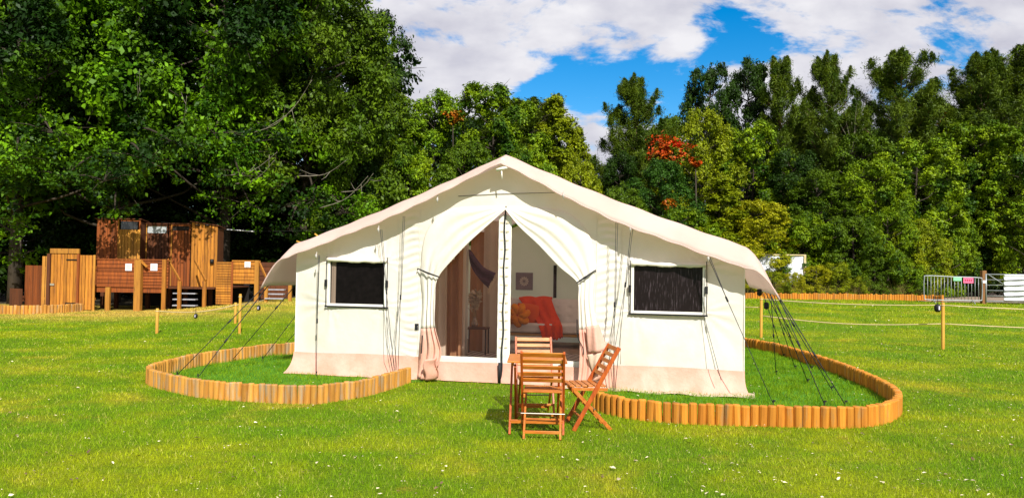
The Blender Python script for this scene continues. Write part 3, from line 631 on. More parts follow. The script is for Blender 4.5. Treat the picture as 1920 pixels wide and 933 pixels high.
# fly roof
prof = []
for i in range(-60, 61):
    a = i/60*1.13; s = 1 if a >= 0 else -1; b = abs(a)
    if b <= 1.0: u = s*b*(HW+.04); z = RIDGE+.045-(RIDGE+.045-1.93)*b-.045*math.sin(math.pi*b)-.02*math.exp(-((b)/.03)**2)*0
    else: k = (b-1)/.13; u = s*(HW+.04+.36*k**.85); z = 1.93-.62*k**1.15
    prof.append((u, z))
TIES_L = [TL(823, 371, -.22), TL(713, 427, -.22), TL(597, 476, -.22)]; TIES_R = [TL(1058, 363, -.22), TL(1183, 425, -.22), TL(1328, 480, -.22)]
ties = [(p.x, p.z) for p in TIES_L+TIES_R]; tu = sorted([p[0] for p in ties]+[0, -3.65, 3.65, -HW, HW])
def flypt(s, t):       # s across, t in -1..0 front lip, 0..1 depth
    x = s*120; i = min(119, int(x)); f = x-i; u = prof[i][0]*(1-f)+prof[i+1][0]*f; z = prof[i][1]*(1-f)+prof[i+1][1]*f
    b = abs(u)/HW
    # scallop between the tie points
    sc = 0
    for a, c in zip(tu[:-1], tu[1:]):
        if a <= u <= c: sc = math.sin(math.pi*(u-a)/(c-a))
    if t < 0:
        k = -t; drop = (.15+(.15 if u > 0 else .07)*min(1, b*2.2))*(1 if b < 1 else max(.15, 1-(b-1)*7)); 
        return (u*(1+.004*k), -.02-.27*k+.012*sc*k+.010*math.sin(u*9)*k, z-drop*k**1.25+.012*sc*k+.007*math.sin(u*17+k*4)*k)
    return (u, t*(DEP+.3)-.02*(1-t), z-.03*math.sin(math.pi*min(1, t*3))*(b < 1)+.006*math.sin(u*11+t*9))
mb = MB(); nS = 150
tt = [-1, -.8, -.6, -.4, -.25, -.12, 0]+[i/24 for i in range(1, 25)]
for t in tt:
    for i in range(nS+1): mb.v.append(flypt(i/nS, t))
for j in range(len(tt)-1):
    for i in range(nS): q = j*(nS+1)+i; mb.f.append((q, q+nS+1, q+nS+2, q+1))
mb.build('fly_roof', FLY, tent, True, solid=.004)
mb = MB()
for j in (0,):
    pts = [Vector(flypt(i/nS, -1)) for i in range(nS+1)]; mb.tube(pts, .011, 5)
mb.build('fly_hem', FLY, tent, True)
# ridge pole end, toggles
mb = MB(); mb.tube([(0, -.20, RIDGE-.06), (0, DEP, RIDGE-.06)], .035, 10); mb.build('ridge_pole', pm('pole_white', (.72, .68, .6), rough=.4), tent, True)
mb = MB(); mb.tube([(-.07, -.26, RIDGE-.20), (.09, -.26, RIDGE-.16)], .022, 8); mb.tube([(0, -.25, RIDGE-.2), (.01, -.25, RIDGE-.32)], .010, 6); mb.build('ridge_bracket', WHITE, tent, True)
TOG = pm('grey_toggle', (.45, .42, .38), rough=.5)
for (u, z) in ties:
    mb = MB(); mb.lathe([(0, .03), (.014, .02), (.016, -.01), (.006, -.03), (0, -.035)], 8, (u, -.285, z-.03)); mb.tube([(u, -.27, z+.03), (u, -.285, z-.08)], .006, 5); mb.build('toggle', TOG, tent, True)
# windows
for i, (w, pn) in enumerate(((wl, PANE), (wr, WETPANE))):
    a, b, c, d = w; mb = MB(); e = .034
    for (x0, x1, z0, z1) in ((a-e, a+.004, c-e, d+e*.5), (b-.004, b+e, c-e, d+e*.5), (a+.004, b-.004, c-e, c+.004)): mb.box(x0, x1, -.030, .012, z0, z1)
    fr = mb.build('window_frame', WHITE, tent, bevel=.006)
    p = MB().box(a-.01, b+.01, .012, .02, c-.01, d+.01).build('window_pane', pn, fr)
    if i == 0: MB().grid(lambda s, t: (a+.02+.07*s, .006+.006*math.sin(s*9), c+(d-c)*t), 6, 2).build('inner_curtain', pm('sheer_brown', (.22, .16, .12), rough=.9), fr, True)
    mb = MB(); mb.bar((a-e-.03, -.036, c-e-.005), (b+e+.03, -.036, c-e-.005), .012, .022); mb.build('zip_strip', BLACK, fr)
    for x in (a-e-.012, b+e+.012):
        m = MB(); m.tube([(x, -.032, d+.07), (x+.004, -.045, (c+d)/2), (x, -.034, c-e)], .0065, 5); m.box(x-.018, x+.018, -.06, -.035, (c+d)/2-.055, (c+d)/2+.045); m.build('strap', BLACK, fr)
    # rolled up blind, sagging a little between its ties
    n = 26; pts = []; rr = []
    for k in range(n+1):
        s = k/n; pts.append((a-e+(b-a+2*e)*s, -.045, d+.035+.02*abs(math.sin(s*math.pi*1.5))*-1+.012*math.sin(s*7))); rr.append(.026+.007*math.sin(s*math.pi*3+.4)**2+.003*math.sin(s*50))
    MB().tube(pts, rr, 10).build('rolled_blind', CREAM, fr, True)
# mesh doors and the centre band
bl, br = TL(933, 560).x, TL(957, 560).x
for (x0, x1) in ((dL, bl), (br, dR)):
    n = 10; mb = MB(); mb.grid(lambda s, t: ((x0+(x1-x0)*s), .03+.006*math.sin(s*9+t*5), dB+(max(dB+.05, doortop(x0+(x1-x0)*s)+.05)-dB)*t), 20, 10)
    fr = mb.build('mesh_door', MESH, tent, True)
    MB().grid(lambda s, t: (x0+(x1-x0)*s, .012+.005*math.sin(s*12), dB-.055+.075*t), 20, 2).build('door_hem', WHITE, tent, True)
zz = [0, .03]
def band(s, t):
    z = .06+(apex.z-.03-.06)*t; x = bl+(br-bl)*s; x = apex.x*t+x*(1-t) if t > .97 else x
    return (x+(apex.x-(bl+br)/2)*t, .0+.008*math.sin(s*math.pi)-.012*abs(math.sin(s*math.pi*2))+.003*math.sin(z*40), z)
MB().grid(band, 6, 60).build('door_band', WHITE, tent, True)
mb = MB(); nb = 30; bx = (bl+br)/2
mb.tube([(apex.x*(k/nb)+bx*(1-k/nb)+.008*math.sin(k*.9)-.03*math.exp(-k/2), -.022-.04*(1-k/nb)**3, .03+(apex.z+.04-.03)*k/nb) for k in range(nb+1)], .011, 6); mb.tube([(bx-.03, -.08, .02), (bx-.028, -.08, .3)], .022, 6); mb.build('door_zip', BLACK, tent, True)
mb = MB()
for k in range(15):
    z = .5+k*.125; 
    for x in (bl+.05, br-.05): mb.box(x-.02, x+.02, -.012, -.004, z, z+.02)
mb.build('zip_loops', pm('beige_tape', (.68, .58, .42)), tent)
# curtains: fabric fans from the apex to the tie point and falls open below
def curtain(side):
    P = lambda px, py: TL(px, py, -.05)
    if side < 0:
        outer = [P(946, 386), P(895, 386), P(835, 394), P(797, 436), P(787, 505), P(791, 560), P(789, 610), P(786, 655), P(784, 702)]
        inner = [P(950, 392), P(920, 419), P(880, 455), P(845, 492), P(824, 519), P(819, 548), P(820, 606), P(832, 664), P(806, 703)]
        upo = [P(820, 384), P(802, 392), P(790, 430), P(786, 476)]
    else:
        outer = [P(953, 386), P(1000, 388), P(1066, 400), P(1106, 445), P(1115, 512), P(1112, 560), P(1120, 610), P(1132, 660), P(1128, 708)]
        inner = [P(948, 392), P(975, 425), P(1010, 458), P(1050, 500), P(1083, 529), P(1086, 560), P(1088, 610), P(1092, 660), P(1096, 708)]
    tie = 4/8
    oi = spline(outer, 6); ii = spline(inner, 6); n = len(oi)-1
    def f(s, t):
        k = t*n; i = min(n-1, int(k)); fr = k-i; o = oi[i].lerp(oi[i+1], fr); q = ii[i].lerp(ii[i+1], fr); p = o.lerp(q, s); wdt = (q-o).length
        amp = min(.016, .004+.04*wdt) if t < tie-.06 else .03
        d = amp*math.sin(s**1.6*math.pi*6.5+(.5 if t > tie else 0))*(.35+.65*math.sin(math.pi*min(1, max(0, (t if t < tie else t-tie)/tie))) if t < .97 else .5)
        p.y += .045-.078*s**.6-d*.75*min(1, s*3)-(.12*max(0, t-tie)/tie)*(1 if s > .4 else .5)
        return p
    c1 = MB().grid(f, 36, 64, skip=lambda s, t: t > .765+.0*s).build('door_curtain', CREAM, tent, True, solid=.004)
    f2 = lambda s, t: f(s, .765+.235*t)
    def g(s, t):
        p = f2(s, t); k = t*t
        # hem curls outward to the opening side
        p.x += (-side)*.07*k*s; p.y -= .10*k*math.sin(math.pi*s)+.03*math.sin(s*8)*k; p.z += .05*k*s*math.sin(t*5)
        return p
    MB().grid(g, 30, 14).build('curtain_tail', PINK, tent, True, solid=.004)
curtain(-1); curtain(1)
def lump(name, pts_px, mat, v0=-.17, nu=10, nv=10, bow=.07):
    # folded over cloth flap, quad given by four photo corners
    a, b, c, d = [TL(x, y, v0) for x, y in pts_px]
    def f(s, t):
        p = a.lerp(b, s).lerp(d.lerp(c, s), t); p.y -= bow*math.sin(math.pi*s)*(.4+.6*t)+.015*math.sin(s*11+t*3); return p
    return MB().grid(f, nu, nv).build(name, mat, tent, True, solid=.005)
def curl():   # the pink hem of the left curtain rolls into a scroll
    a = TL(797, 660, -.2); b = TL(832, 700, -.2)
    def f(s, t):
        an = t*4.6; r = .06-.028*t; x = a.x+(b.x-a.x)*(.18+.72*t)+.02*math.sin(s*7); return (x-.02+r*math.sin(an), -.22-r*math.cos(an)-.05*s, .03+(.30)*s+.035*t)
    MB().grid(f, 10, 22).build('curtain_scroll', PINK, tent, True, solid=.004)
curl()
lump('curtain_flap', [(1098, 612), (1122, 608), (1140, 655), (1103, 662)], PINK, -.2)
lump('curtain_flap', [(1100, 664), (1132, 660), (1128, 694), (1112, 700)], pm('tan_lining', (.58, .40, .28), (.66, .48, .36), 5, rough=.7), -.22)
for (a, b) in (((783, 503), (825, 519)), ((1117, 506), (1082, 530))):
    p = TL(*a, -.03); q = TL(*b, -.115); mb = MB(); mb.tube([p, p.lerp(q, .5)+Vector((0, -.05, -.004)), q+Vector((0, -.03, 0))], [.008, .014, .010], 6); mb.tube([p, p+Vector((.0, -.01, -.03))], .006, 5); mb.build('curtain_tie', BLACK, tent)
p = TL(1082, 600, -.2); mb = MB(); mb.tube(spline([TL(1082, 598, -.2), TL(1083, 630, -.21), TL(1092, 650, -.2), TL(1094, 664, -.2)], 4), .007, 5); mb.build('loose_strap', BLACK, tent); MB().tube([TL(792, 628, -.2), TL(790, 662, -.2)], .009, 5).build('loose_strap', BLACK, tent)
mb = MB(); mb.box(TL(779, 610).x, TL(786, 610).x, -.03, -.02, TL(780, 618).z, TL(780, 606).z); mb.build('care_label', BLACK, tent)
# guy ropes
def rope(pts, r=.0055, slid=None, mat=None, name='guy_rope'):
    mb = MB(); mb.tube(pts, r, 5)
    if slid:
        p = Vector(pts[0]).lerp(Vector(pts[-1]), slid); d = (Vector(pts[-1])-Vector(pts[0])).normalized(); mb.tube([p-d*.035, p+d*.035], .013, 6)
    return mb.build(name, mat or ROPE, tent, True)
def fedge(u, v):      # point on the outer fly edge
    s = (1 if u > 0 else -1); p = prof[-1] if s > 0 else prof[0]; return Vector((p[0], v, p[1]+.01))
pegs = []
def peg(p):
    mb = MB(); mb.tube([p+Vector((0, 0, -.02)), p+Vector((0, 0, .05))], .010, 6); mb.tube([p+Vector((0, 0, .045)), p+Vector((.02, -.02, .045))], .009, 5); mb.build('tent_peg', pm('peg_dark', (.03, .03, .03)) if not pegs else pegs[0].data.materials[0], tent); pegs.append(col.objects[-1])
for (x, y, v, sl_) in ((332, 702, -.20, .42), (371, 707, -.12, .62), (435, 675, .7, .30), (492, 673, 1.5, .2), (520, 660, 2.3, .3)):
    q = TLz(x, y, .02); e = fedge(-1, v); rope([e, e.lerp(q, .5), q], .006, sl_); e2 = e+Vector((.0, .03, .01)); rope([e2, e2.lerp(q, sl_)], .0048); peg(q)
for (x, y, v, sl_) in ((1585, 758, -.22, .55), (1546, 758, -.20, .45), (1515, 716, .5, .45), (1522, 691, 1.2, .4), (1491, 690, 1.0, .5), (1560, 730, .1, .3), (1500, 672, 2.0, .5), (1470, 668, 2.6, .5), (1455, 700, .9, .5)):
    q = TLz(x, y, .02); e = fedge(1, v); rope([e, e.lerp(q, .5), q], .006, sl_); e2 = e+Vector((0, .03, .01)); rope([e2, e2.lerp(q, sl_)], .0048); peg(q)
# wall corner ropes and the ones that drop straight before the wall
def vrope(a, b, z=.03, va=-.27, sl_=.55, dbl=True):
    p = TL(*a, va); q = TLz(*b, z) if z is not None else TL(*b, -.3); rope([p, p.lerp(q, .5), q], .0045, sl_)
    if dbl: rope([p+Vector((.02, 0, 0)), p.lerp(q, sl_)], .0048)
    return q
peg(vrope((597, 478), (593, 702), .03))
peg(vrope((1328, 482), (1450, 757), .03, sl_=.3))
for a, b, sl_ in (((713, 430), (741, 700), .42), ((756, 405), (746, 700), .5), ((1155, 412), (1150, 715), .5), ((1183, 428), (1153, 712), .35)):
    p = TL(*a, -.20); q = TL(*b, -.33); q.z = .03; rope([p, p.lerp(q, .5), q], .0042, sl_); rope([p+Vector((.025, 0, 0)), p.lerp(q, sl_)+Vector((.01, 0, 0))], .0036)
    rope([p.lerp(q, sl_), p.lerp(q, .78)+Vector((-.06, -.02, 0)), q], .0036)
p = TL(1320, 592, -.05); rope([TL(1322, 505, -.05), p, TL(1352, 712, -.24)], .0036)
rope([TL(725, 590, -.05), TL(733, 640, -.12), TL(741, 695, -.3)], .003)
# clips gathered on the right flap ropes
for (x, y) in ((1437, 573), (1424, 548)):
    p = TL(x, y, .1); mb = MB(); mb.lathe([(0, .05), (.03, .04), (.034, -.03), (0, -.05)], 8, p); mb.build('rope_tensioner', BLACK, tent, True)
# ------------------------------------------------------------------ inside the tent: things in tent coordinates, placed in the world
def inside(name, u, v, z, rz, label, cat, group=None):
    return empty(name, TM @ Vector((u, v, z)), -TH+rz, label, cat, group)
FZ = .05
MB().box(-HW+.03, HW-.03, .08, DEP-.03, .02, FZ).build('floor_sheet', pm('floor_brown', (.32, .22, .16), (.26, .18, .13), 5, rough=.8), tent)
WOOD = pm('sofa_wood', (.55, .32, .12), (.42, .22, .08), 6, stretch=(1, 6, 6), rough=.5)
SOFA = pm('sofa_cream', (.78, .72, .68), (.84, .78, .74), 9, rough=.9, bump=.008)
a = TL(905, 600, 4.75); b = TL(1120, 600, 4.75); cu = (a.x+b.x)/2; sw = (b.x-a.x)/2
sofa = inside('sofa', cu, 5.05, FZ, 0, 'cream buttoned sofa on wooden legs along the back of the tent', 'sofa')
MB().box(-sw+.03, sw-.03, -.35, .33, .28, .47).build('seat_cushion', SOFA, sofa, bevel=.04)
def backf(s, t):
    u = -sw+.03+(2*sw-.06)*s; z = .42+.53*t; w = .0
    for bu in range(-4, 5):
        for bz in (.58, .76): w += .03*math.exp(-(((u-bu*.26)/.05)**2+((z-bz)/.05)**2))
    return (u, .22+.14*t+w-.05*math.sin(math.pi*t), z)
mb = MB().grid(backf, 60, 20); mb.box(-sw+.03, sw-.03, .34, .46, .40, .94); mb.build('backrest', SOFA, sofa, True)
mb = MB(); mb.box(-sw, sw, -.37, .36, .22, .27); mb.build('base_frame', WOOD, sofa, bevel=.01)
for x in (-sw+.08, sw-.08):
    for y in (-.3, .3): MB().tube([(x, y, .22), (x*1.02, y*1.05, 0)], [.028, .018], 8).build('leg', WOOD, sofa, True)
for x in (-sw-.02, sw+.02):
    mb = MB(); mb.bar((x, -.38, .60), (x, .3, .66), .06, .035); mb.bar((x, -.32, .0), (x, -.32, .6), .04, .04); mb.bar((x, .28, .0), (x, .28, .64), .04, .04); mb.build('armrest', WOOD, sofa, bevel=.006)
def itm(px, py, v): p = TL(px, py, v); return p
# red throw
t0 = itm(976, 559, 5.42); t1 = itm(1036, 559, 5.42); t2 = itm(1012, 604, 4.95); t3 = itm(1050, 604, 4.9); t4 = itm(1018, 636, 4.66); t5 = itm(1056, 630, 4.66)
rows = [(t0+Vector((0, .04, -.2)), t1+Vector((0, .04, -.2))), (t0+Vector((0, 0, .02)), t1+Vector((0, 0, .02))), (t0+Vector((.01, -.14, -.02)), t1+Vector((.01, -.14, -.02))), (t0.lerp(t2, .55)+Vector((-.02, -.06, 0)), t1.lerp(t3, .55)+Vector((0, -.06, 0))), (t2+Vector((-.08, .0, .04)), t3+Vector((0, 0, .04))), (t2.lerp(t4, .45)+Vector((0, -.12, .06)), t3.lerp(t5, .4)+Vector((.04, -.1, .06))), (t4, t5)]
Lp = spline([r[0] for r in rows], 5); Rp = spline([r[1] for r in rows], 5)
th = inside('throw', 0, 0, 0, 0, 'bright red orange throw hanging over the sofa back and seat', 'throw blanket')
def thf(s, t):
    k = t*(len(Lp)-1); i = min(len(Lp)-2, int(k)); p = Lp[i].lerp(Lp[i+1], k-i).lerp(Rp[i].lerp(Rp[i+1], k-i), s)
    p.y += .02*math.sin(s*19+t*5)-.03; p.z += .01*math.sin(s*13+t*21)-.05*(t > .98)*abs(math.sin(s*20)); return p
MB().grid(thf, 30, 50).build('cloth', pm('throw_red', (.85, .07, .006), (.78, .05, .005), 14, rough=.9, bump=.012), th, True, solid=.02)
cs = inside('cushion', *itm(988, 588, 4.98), 0, 'plain red orange cushion leaning behind the round one', 'cushion')
def pillow(w, h, d):
    def f(s, t):
        a = s*2-1; b = t*2-1; e = (1-abs(a)**3)*(1-abs(b)**3); return a*w*(1-.1*b*b), e, b*h*(1-.1*a*a)
    mb = MB(); mb.grid(lambda s, t: (f(s, t)[0], -d*f(s, t)[1]**.6, f(s, t)[2]), 16, 16); mb.grid(lambda s, t: (f(s, t)[0], d*f(s, t)[1]**.6, f(s, t)[2]), 16, 16); return mb
pillow(.25, .22, .09).build('cover', pm('cushion_red', (.75, .10, .012), rough=.9), cs, True); cs.rotation_euler = (R(-14), R(6), -TH)
kc = inside('cushion', *itm(973, 590, 4.75), 0, 'round knotted orange cushion at the left end of the sofa', 'cushion')
mb = MB()
for k in range(7):
    a = k*math.pi*2/7; mb.tube(spline([(.03*math.cos(a), -.10, .03*math.sin(a)), (.13*math.cos(a), -.11, .13*math.sin(a)), (.19*math.cos(a+.3), -.02, .19*math.sin(a+.3)), (.10*math.cos(a+.5), .08, .1*math.sin(a+.5))], 5), [.05, .055, .06, .065, .07, .07, .07, .07, .07, .07, .065, .06, .055, .05, .04, .03], 9)
mb.build('cover', pm('cushion_orange', (.88, .30, .008), (.82, .22, .006), 5, rough=.9), kc, True)
# picture on the back wall
q = TL(983, 527, DEP-.06); pic = inside('picture', q.x, DEP-.07, q.z, 0, 'square grey print with a pale round flower on the back wall', 'picture')
MB().box(-.19, .19, 0, .03, -.19, .19).build('canvas', pm('print_grey', (.20, .17, .20), (.26, .22, .25), 4), pic)
mb = MB()
for k in range(12):
    a = k*math.pi/6; mb.add([(.02*math.cos(a), -.004, .02*math.sin(a)), (.085*math.cos(a-.22), -.006, .085*math.sin(a-.22)), (.11*math.cos(a), -.006, .11*math.sin(a)), (.085*math.cos(a+.22), -.006, .085*math.sin(a+.22))], [(0, 1, 2, 3)])
mb.build('flower', pm('print_pale', (.62, .56, .5)), pic)
q0 = TL(1041, 497, DEP-.05); q1 = TL(1041, 558, DEP-.05); MB().box(q0.x-.035, q0.x+.035, DEP-.06, DEP-.045, q1.z, q0.z).build('back_zip', BLACK, tent)
# inner pole, partition and hanging cloths
q = TL(874, 560, 2.6); MB().tube([(q.x, 2.6, FZ), (q.x, 2.6, roofz(q.x)-.02)], .036, 10).build('tent_pole', pm('pole_pale', (.70, .62, .52), rough=.5), tent, True)
q = TL(948, 560, 3.0); 
BR = pm('partition_brown', (.50, .26, .13), (.42, .20, .10), 2, rough=.9, transl=.3, tcol=(.5, .25, .1)); TAN = pm('partition_tan', (.80, .66, .52), (.72, .57, .44), 2, rough=.9, transl=.3, tcol=(.6, .42, .28))
def drape(name, px0, px1, v, mat, z0, z1, amp=.035, fr=7, par=None):
    a = TL(px0, 600, v).x; b = TL(px1, 600, v).x
    return MB().grid(lambda s, t: (a+(b-a)*s, v+amp*math.sin(s*math.pi*fr+t*.7), z0+(z1-z0)*t), 40, 10).build(name, mat, tent, True)
drape('inner_partition', 880, 938, 3.4, BR, FZ, 2.3, .04, 5); drape('inner_partition', 905, 934, 3.3, TAN, FZ, 2.5, .03, 3)
drape('inner_curtain', 812, 838, 1.6, TAN, FZ, 2.2, .05, 3); drape('inner_curtain', 836, 866, 2.0, BR, FZ, 2.3, .05, 4); drape('inner_curtain', 858, 872, 2.2, TAN, FZ, 2.3, .03, 2)
drape('inner_curtain', 780, 850, 2.9, BR, FZ, 2.3, .05, 8)
sc_ = inside('hanging_shawl', 0, 0, 0, 0, 'dark mauve shawl with pale tassels hanging from the tent pole', 'shawl')
A = [TL(880, 468, 2.55), TL(884, 472, 2.5), TL(905, 500, 2.5), TL(930, 512, 2.5)]; B = [TL(880, 468, 2.55), TL(884, 500, 2.5), TL(900, 525, 2.5), TL(915, 540, 2.5)]
As = spline(A, 5); Bs = spline(B, 5)
MB().grid(lambda s, t: (lambda p: (p.x, p.y+.04*math.sin(s*12+t*3), p.z))(As[int(t*(len(As)-1))].lerp(Bs[int(t*(len(Bs)-1))], s)), 12, 15).build('cloth', pm('shawl_mauve', (.09, .045, .07), (.06, .03, .05), 8, rough=.9), sc_, True, solid=.01)
mb = MB()
for k in range(7):
    p = A[3].lerp(B[3], k/6); mb.tube([p, p+Vector((.01, -.02, -.09))], [.008, .014], 5)
mb.build('tassels', pm('tassel_pale', (.66, .5, .36)), sc_)
# side table and the dried grass vase
q = TL(895, 612, 2.9); stb = inside('side_table', q.x, 2.9, FZ, .1, 'small dark side table with thin black legs under the vase', 'side table')
MB().box(-.2, .2, -.17, .17, .47, .50).build('table_top', pm('dark_walnut', (.10, .045, .02), (.07, .03, .015), 5, rough=.4), stb, bevel=.004)
for x in (-.18, .18):
    for y in (-.15, .15): MB().box(x-.01, x+.01, y-.01, y+.01, 0, .47).build('leg', BLACK, stb)
vs = inside('vase', q.x-.05, 2.9, FZ+.50, 0, 'clear brown vase of dried pampas grass on the dark side table', 'vase')
MB().lathe([(.0, 0), (.05, .005), (.065, .06), (.04, .13), (.028, .17), (.035, .19)], 14).build('body', pm('vase_glass', (.30, .2, .14), rough=.15, spec=.8), vs, True)
mb = MB(); mb2 = MB()
for k in range(15):
    a = rng.uniform(0, 6.28); r = rng.uniform(.05, .2); h = rng.uniform(.32, .55); p = Vector((r*math.cos(a), r*.6*math.sin(a), h)); mb.tube([(0, 0, .1), p*.6+Vector((0, 0, .08)), p], .0035, 4)
    for j in range(16):
        d = Vector(rng.normal(0, 1, 3))*.025; c = p+Vector((0, 0, -.04+j*.010)); e = Vector(rng.normal(0, 1, 3))*.02; mb2.add([c-e*.5, c+d, c+e*1.6, c-d], [(0, 1, 2, 3)])
mb.build('stems', pm('straw_stem', (.4, .27, .14)), vs); mb2.build('plumes', pm('pampas_plume', (.60, .46, .32), island=.2, rough=.9), vs)
# rug and pouffe
def rugm():
    m = pm('rug_stripes', (.62, .55, .48), rough=.95); nt = m.node_tree; N = nt.nodes; L = nt.links; bs = [n for n in N if n.type == 'BSDF_PRINCIPLED'][0]
    tc = N.new('ShaderNodeTexCoord'); w = N.new('ShaderNodeTexWave'); w.inputs['Scale'].default_value = 3.4; w.inputs['Distortion'].default_value = .6; w.bands_direction = 'DIAGONAL'
    L.new(tc.outputs['Object'], w.inputs[0]); r = N.new('ShaderNodeValToRGB'); r.color_ramp.elements[0].position = .46; r.color_ramp.elements[1].position = .54; r.color_ramp.elements[0].color = (.05, .035, .035, 1); r.color_ramp.elements[1].color = (.60, .5, .44, 1)
    L.new(w.outputs['Fac'], r.inputs[0]); L.new(r.outputs[0], bs.inputs['Base Color']); return m
o = MB().box(-1.9, 1.9, -1.5, 1.5, 0, .015).build('rug', rugm(), None, bevel=.004); o.location = TM @ Vector((0, 2.0, FZ+.004)); o.rotation_euler = (0, 0, -TH); tag(o, 'black and cream diagonal striped rug on the tent floor', 'rug')
q = TL(992, 665, 2.8); pf = inside('pouffe', q.x, 2.8, FZ+.02, 0, 'low round beige pouffe in front of the sofa', 'pouffe')
MB().lathe([(0, 0), (.30, .01), (.36, .08), (.37, .16), (.33, .22), (.0, .24)], 24).build('cushion_body', pm('pouffe_beige', (.60, .48, .40), (.5, .4, .32), 10, rough=.95, bump=.01), pf, True)
MB().lathe([(.372, .115), (.378, .12), (.372, .125)], 24).build('piping', WHITE, pf, True)
# ------------------------------------------------------------------ log roll edging
LOGW = pm('log_wood', (.58, .235, .022), (.44, .155, .014), 3, stretch=(3, 3, .5), island=.22, rough=.75, bump=.006, c3=(.33, .20, .08), s3=4, c3lo=.55, c3hi=.72)
LOGG = pm('log_wood_weathered', (.56, .27, .045), (.40, .17, .025), 3, stretch=(3, 3, .5), island=.25, rough=.8, bump=.006, c3=(.34, .26, .16), s3=4, c3lo=.50, c3hi=.68)
def edging(name, path, h, pitch, label, mat, zf_=None, flat=False, group=None, jit=.008):
    mb = MB(); P = [Vector(p) for p in path]; acc = 0; k = 0; nxt = 0; pos = []
    for a, b in zip(P[:-1], P[1:]):
        L = (b-a).length
        while nxt <= acc+L: t = (nxt-acc)/L; pos.append((a.lerp(b, t), (b-a).normalized())); nxt += pitch
        acc += L
    for p, d in pos:
        g = gzf(p.x, p.y); r = pitch*.5*rng.uniform(.95, 1.05); hh = h+rng.uniform(-jit, jit); n = 10; lean = Vector((rng.normal(0, .0045), rng.normal(0, .0045), 0)); base = len(mb.v)
        for zz_, rr in ((-.03, 1), (hh-.012, 1), (hh, .86)):
            for q in range(n):
                a = 2*math.pi*q/n+.3; mb.v.append((p.x+math.cos(a)*r*rr+lean.x*(zz_ > 0), p.y+math.sin(a)*r*rr+lean.y*(zz_ > 0), g+zz_))
        for lv in range(2):
            for q in range(n): q2 = (q+1) % n; mb.f.append((base+lv*n+q, base+lv*n+q2, base+(lv+1)*n+q2, base+(lv+1)*n+q))
        mb.f.append(tuple(base+2*n+q for q in range(n)))
    o = mb.build(name, mat, None); tag(o, label, 'log edging', group); return o
edging('log_edging', PL, .215, .078, 'weathered half log edging curving round the left guy rope bed', LOGG, group='log edgings round the tent beds')
edging('log_edging', PR, .215, .090, 'orange brown log edging curving round the right guy rope bed', LOGW, group='log edgings round the tent beds')
far = [atg(x, y) for x, y in ((1370, 560), (1450, 561), (1560, 562), (1660, 562), (1730, 561))]
for p in far: p.y = 34.2; 
far = [Vector(((px-960)/FPX*34.3, 34.3+.25*math.sin(px*.02), 0)) for px in (1330, 1400, 1500, 1600, 1700, 1742)]+[Vector(((1752-960)/FPX*34.3, 33.6, 0))]
edging('log_edging', spline(far, 10), .27, .105, 'long low log edging at the foot of the far wood', LOGW, jit=.03)
edging('log_edging', spline([Vector((-19, 24.2, 0)), Vector((-16, 24.0, 0)), Vector((-14.6, 24.6, 0)), Vector((-14.4, 26, 0))], 12), .27, .10, 'log edging at the far left in front of the slanting fence', LOGG, jit=.015)

# ------------------------------------------------------------------ garden table and chairs
TEAK = pm('oiled_hardwood', (.60, .195, .018), (.40, .09, .010), 14, stretch=(.6, 3, 3), island=.16, rough=.42, bump=.002, spec=.45, c3=(.56, .24, .05), s3=3)
TEAKR = pm('oiled_hardwood_red', (.48, .10, .010), (.30, .05, .007), 9, stretch=(3, 3, .7), rough=.42, bump=.002, spec=.45)
def slat(mb, p, q, w, t, up): mb.bar(p, q, w, t, up)
def make_chair(label, loc, rz, up=.83):
    e = empty('folding_chair', loc, rz, label, 'chair', 'folding chairs round the garden table'); w = .20
    for s in (-1, 1):
        # long stile from front foot to back top; local +Y is the front
        MB().bar((s*w, .21, 0), (s*w, -.25, .83), .022, .042, (0, 1, 0)).build('back_stile', TEAKR, e, bevel=.004)
        MB().bar((s*(w-.028), .20, .40), (s*(w-.028), -.18, 0), .020, .036, (0, 1, 0)).build('leg', TEAK, e, bevel=.003)
        MB().bar((s*(w-.026), .23, .415), (s*(w-.026), -.14, .405), .018, .032).build('seat_rail', TEAK, e, bevel=.003)
    for k in range(6):
        y = .225-k*.064; MB().box(-.185, .185, y-.026, y+.026, .434, .450).build('seat_slat', TEAK, e, bevel=.003)
    pt = lambda z: (.21-.46*z/.83)
    for k in range(5):
        z = .55+k*.064; y = pt(z); d = Vector((0, -.46, .83)).normalized(); n = Vector((0, .83, .46)).normalized()
        MB().bar((-w+.01, y, z), (w-.01, y, z), .014, .040 if k < 4 else .046, tuple(d)).build('back_slat', TEAK, e, bevel=.003)
    MB().box(-w, w, .13, .15, .12, .145).build('stretcher', TEAK, e, bevel=.003)
    MB().box(-w+.03, w-.03, -.140, -.120, .05, .078).build('stretcher', TEAK, e, bevel=.003)
    MB().tube([(-w-.012, .0, .215), (w+.012, .0, .215)], .007, 8).build('pivot_rod', pm('zinc', (.4, .38, .33), rough=.4, metal=1), e)
    return e
g1 = atz(1018, 822, 0); make_chair('folding slatted chair nearest the camera, its back to us', (g1.x, g1.y+.12, .0), R(-4))
make_chair('folding slatted chair behind the table, facing us', (.27, 8.62, 0), R(183))
g3 = atz(1106, 800, 0); make_chair('folding slatted chair seen from the side at the right of the table', (g3.x+.0, g3.y+.02, 0), R(97))
tb = empty('folding_table', (.27, 7.80, 0), R(-2), 'square slatted wooden folding table between the three chairs', 'table'); w = .29; H = .72
for k in range(6):
    y = -.27+k*.108; MB().box(-w, w, y-.050, y+.050, H-.02, H).build('top_slat', TEAK, tb, bevel=.003)
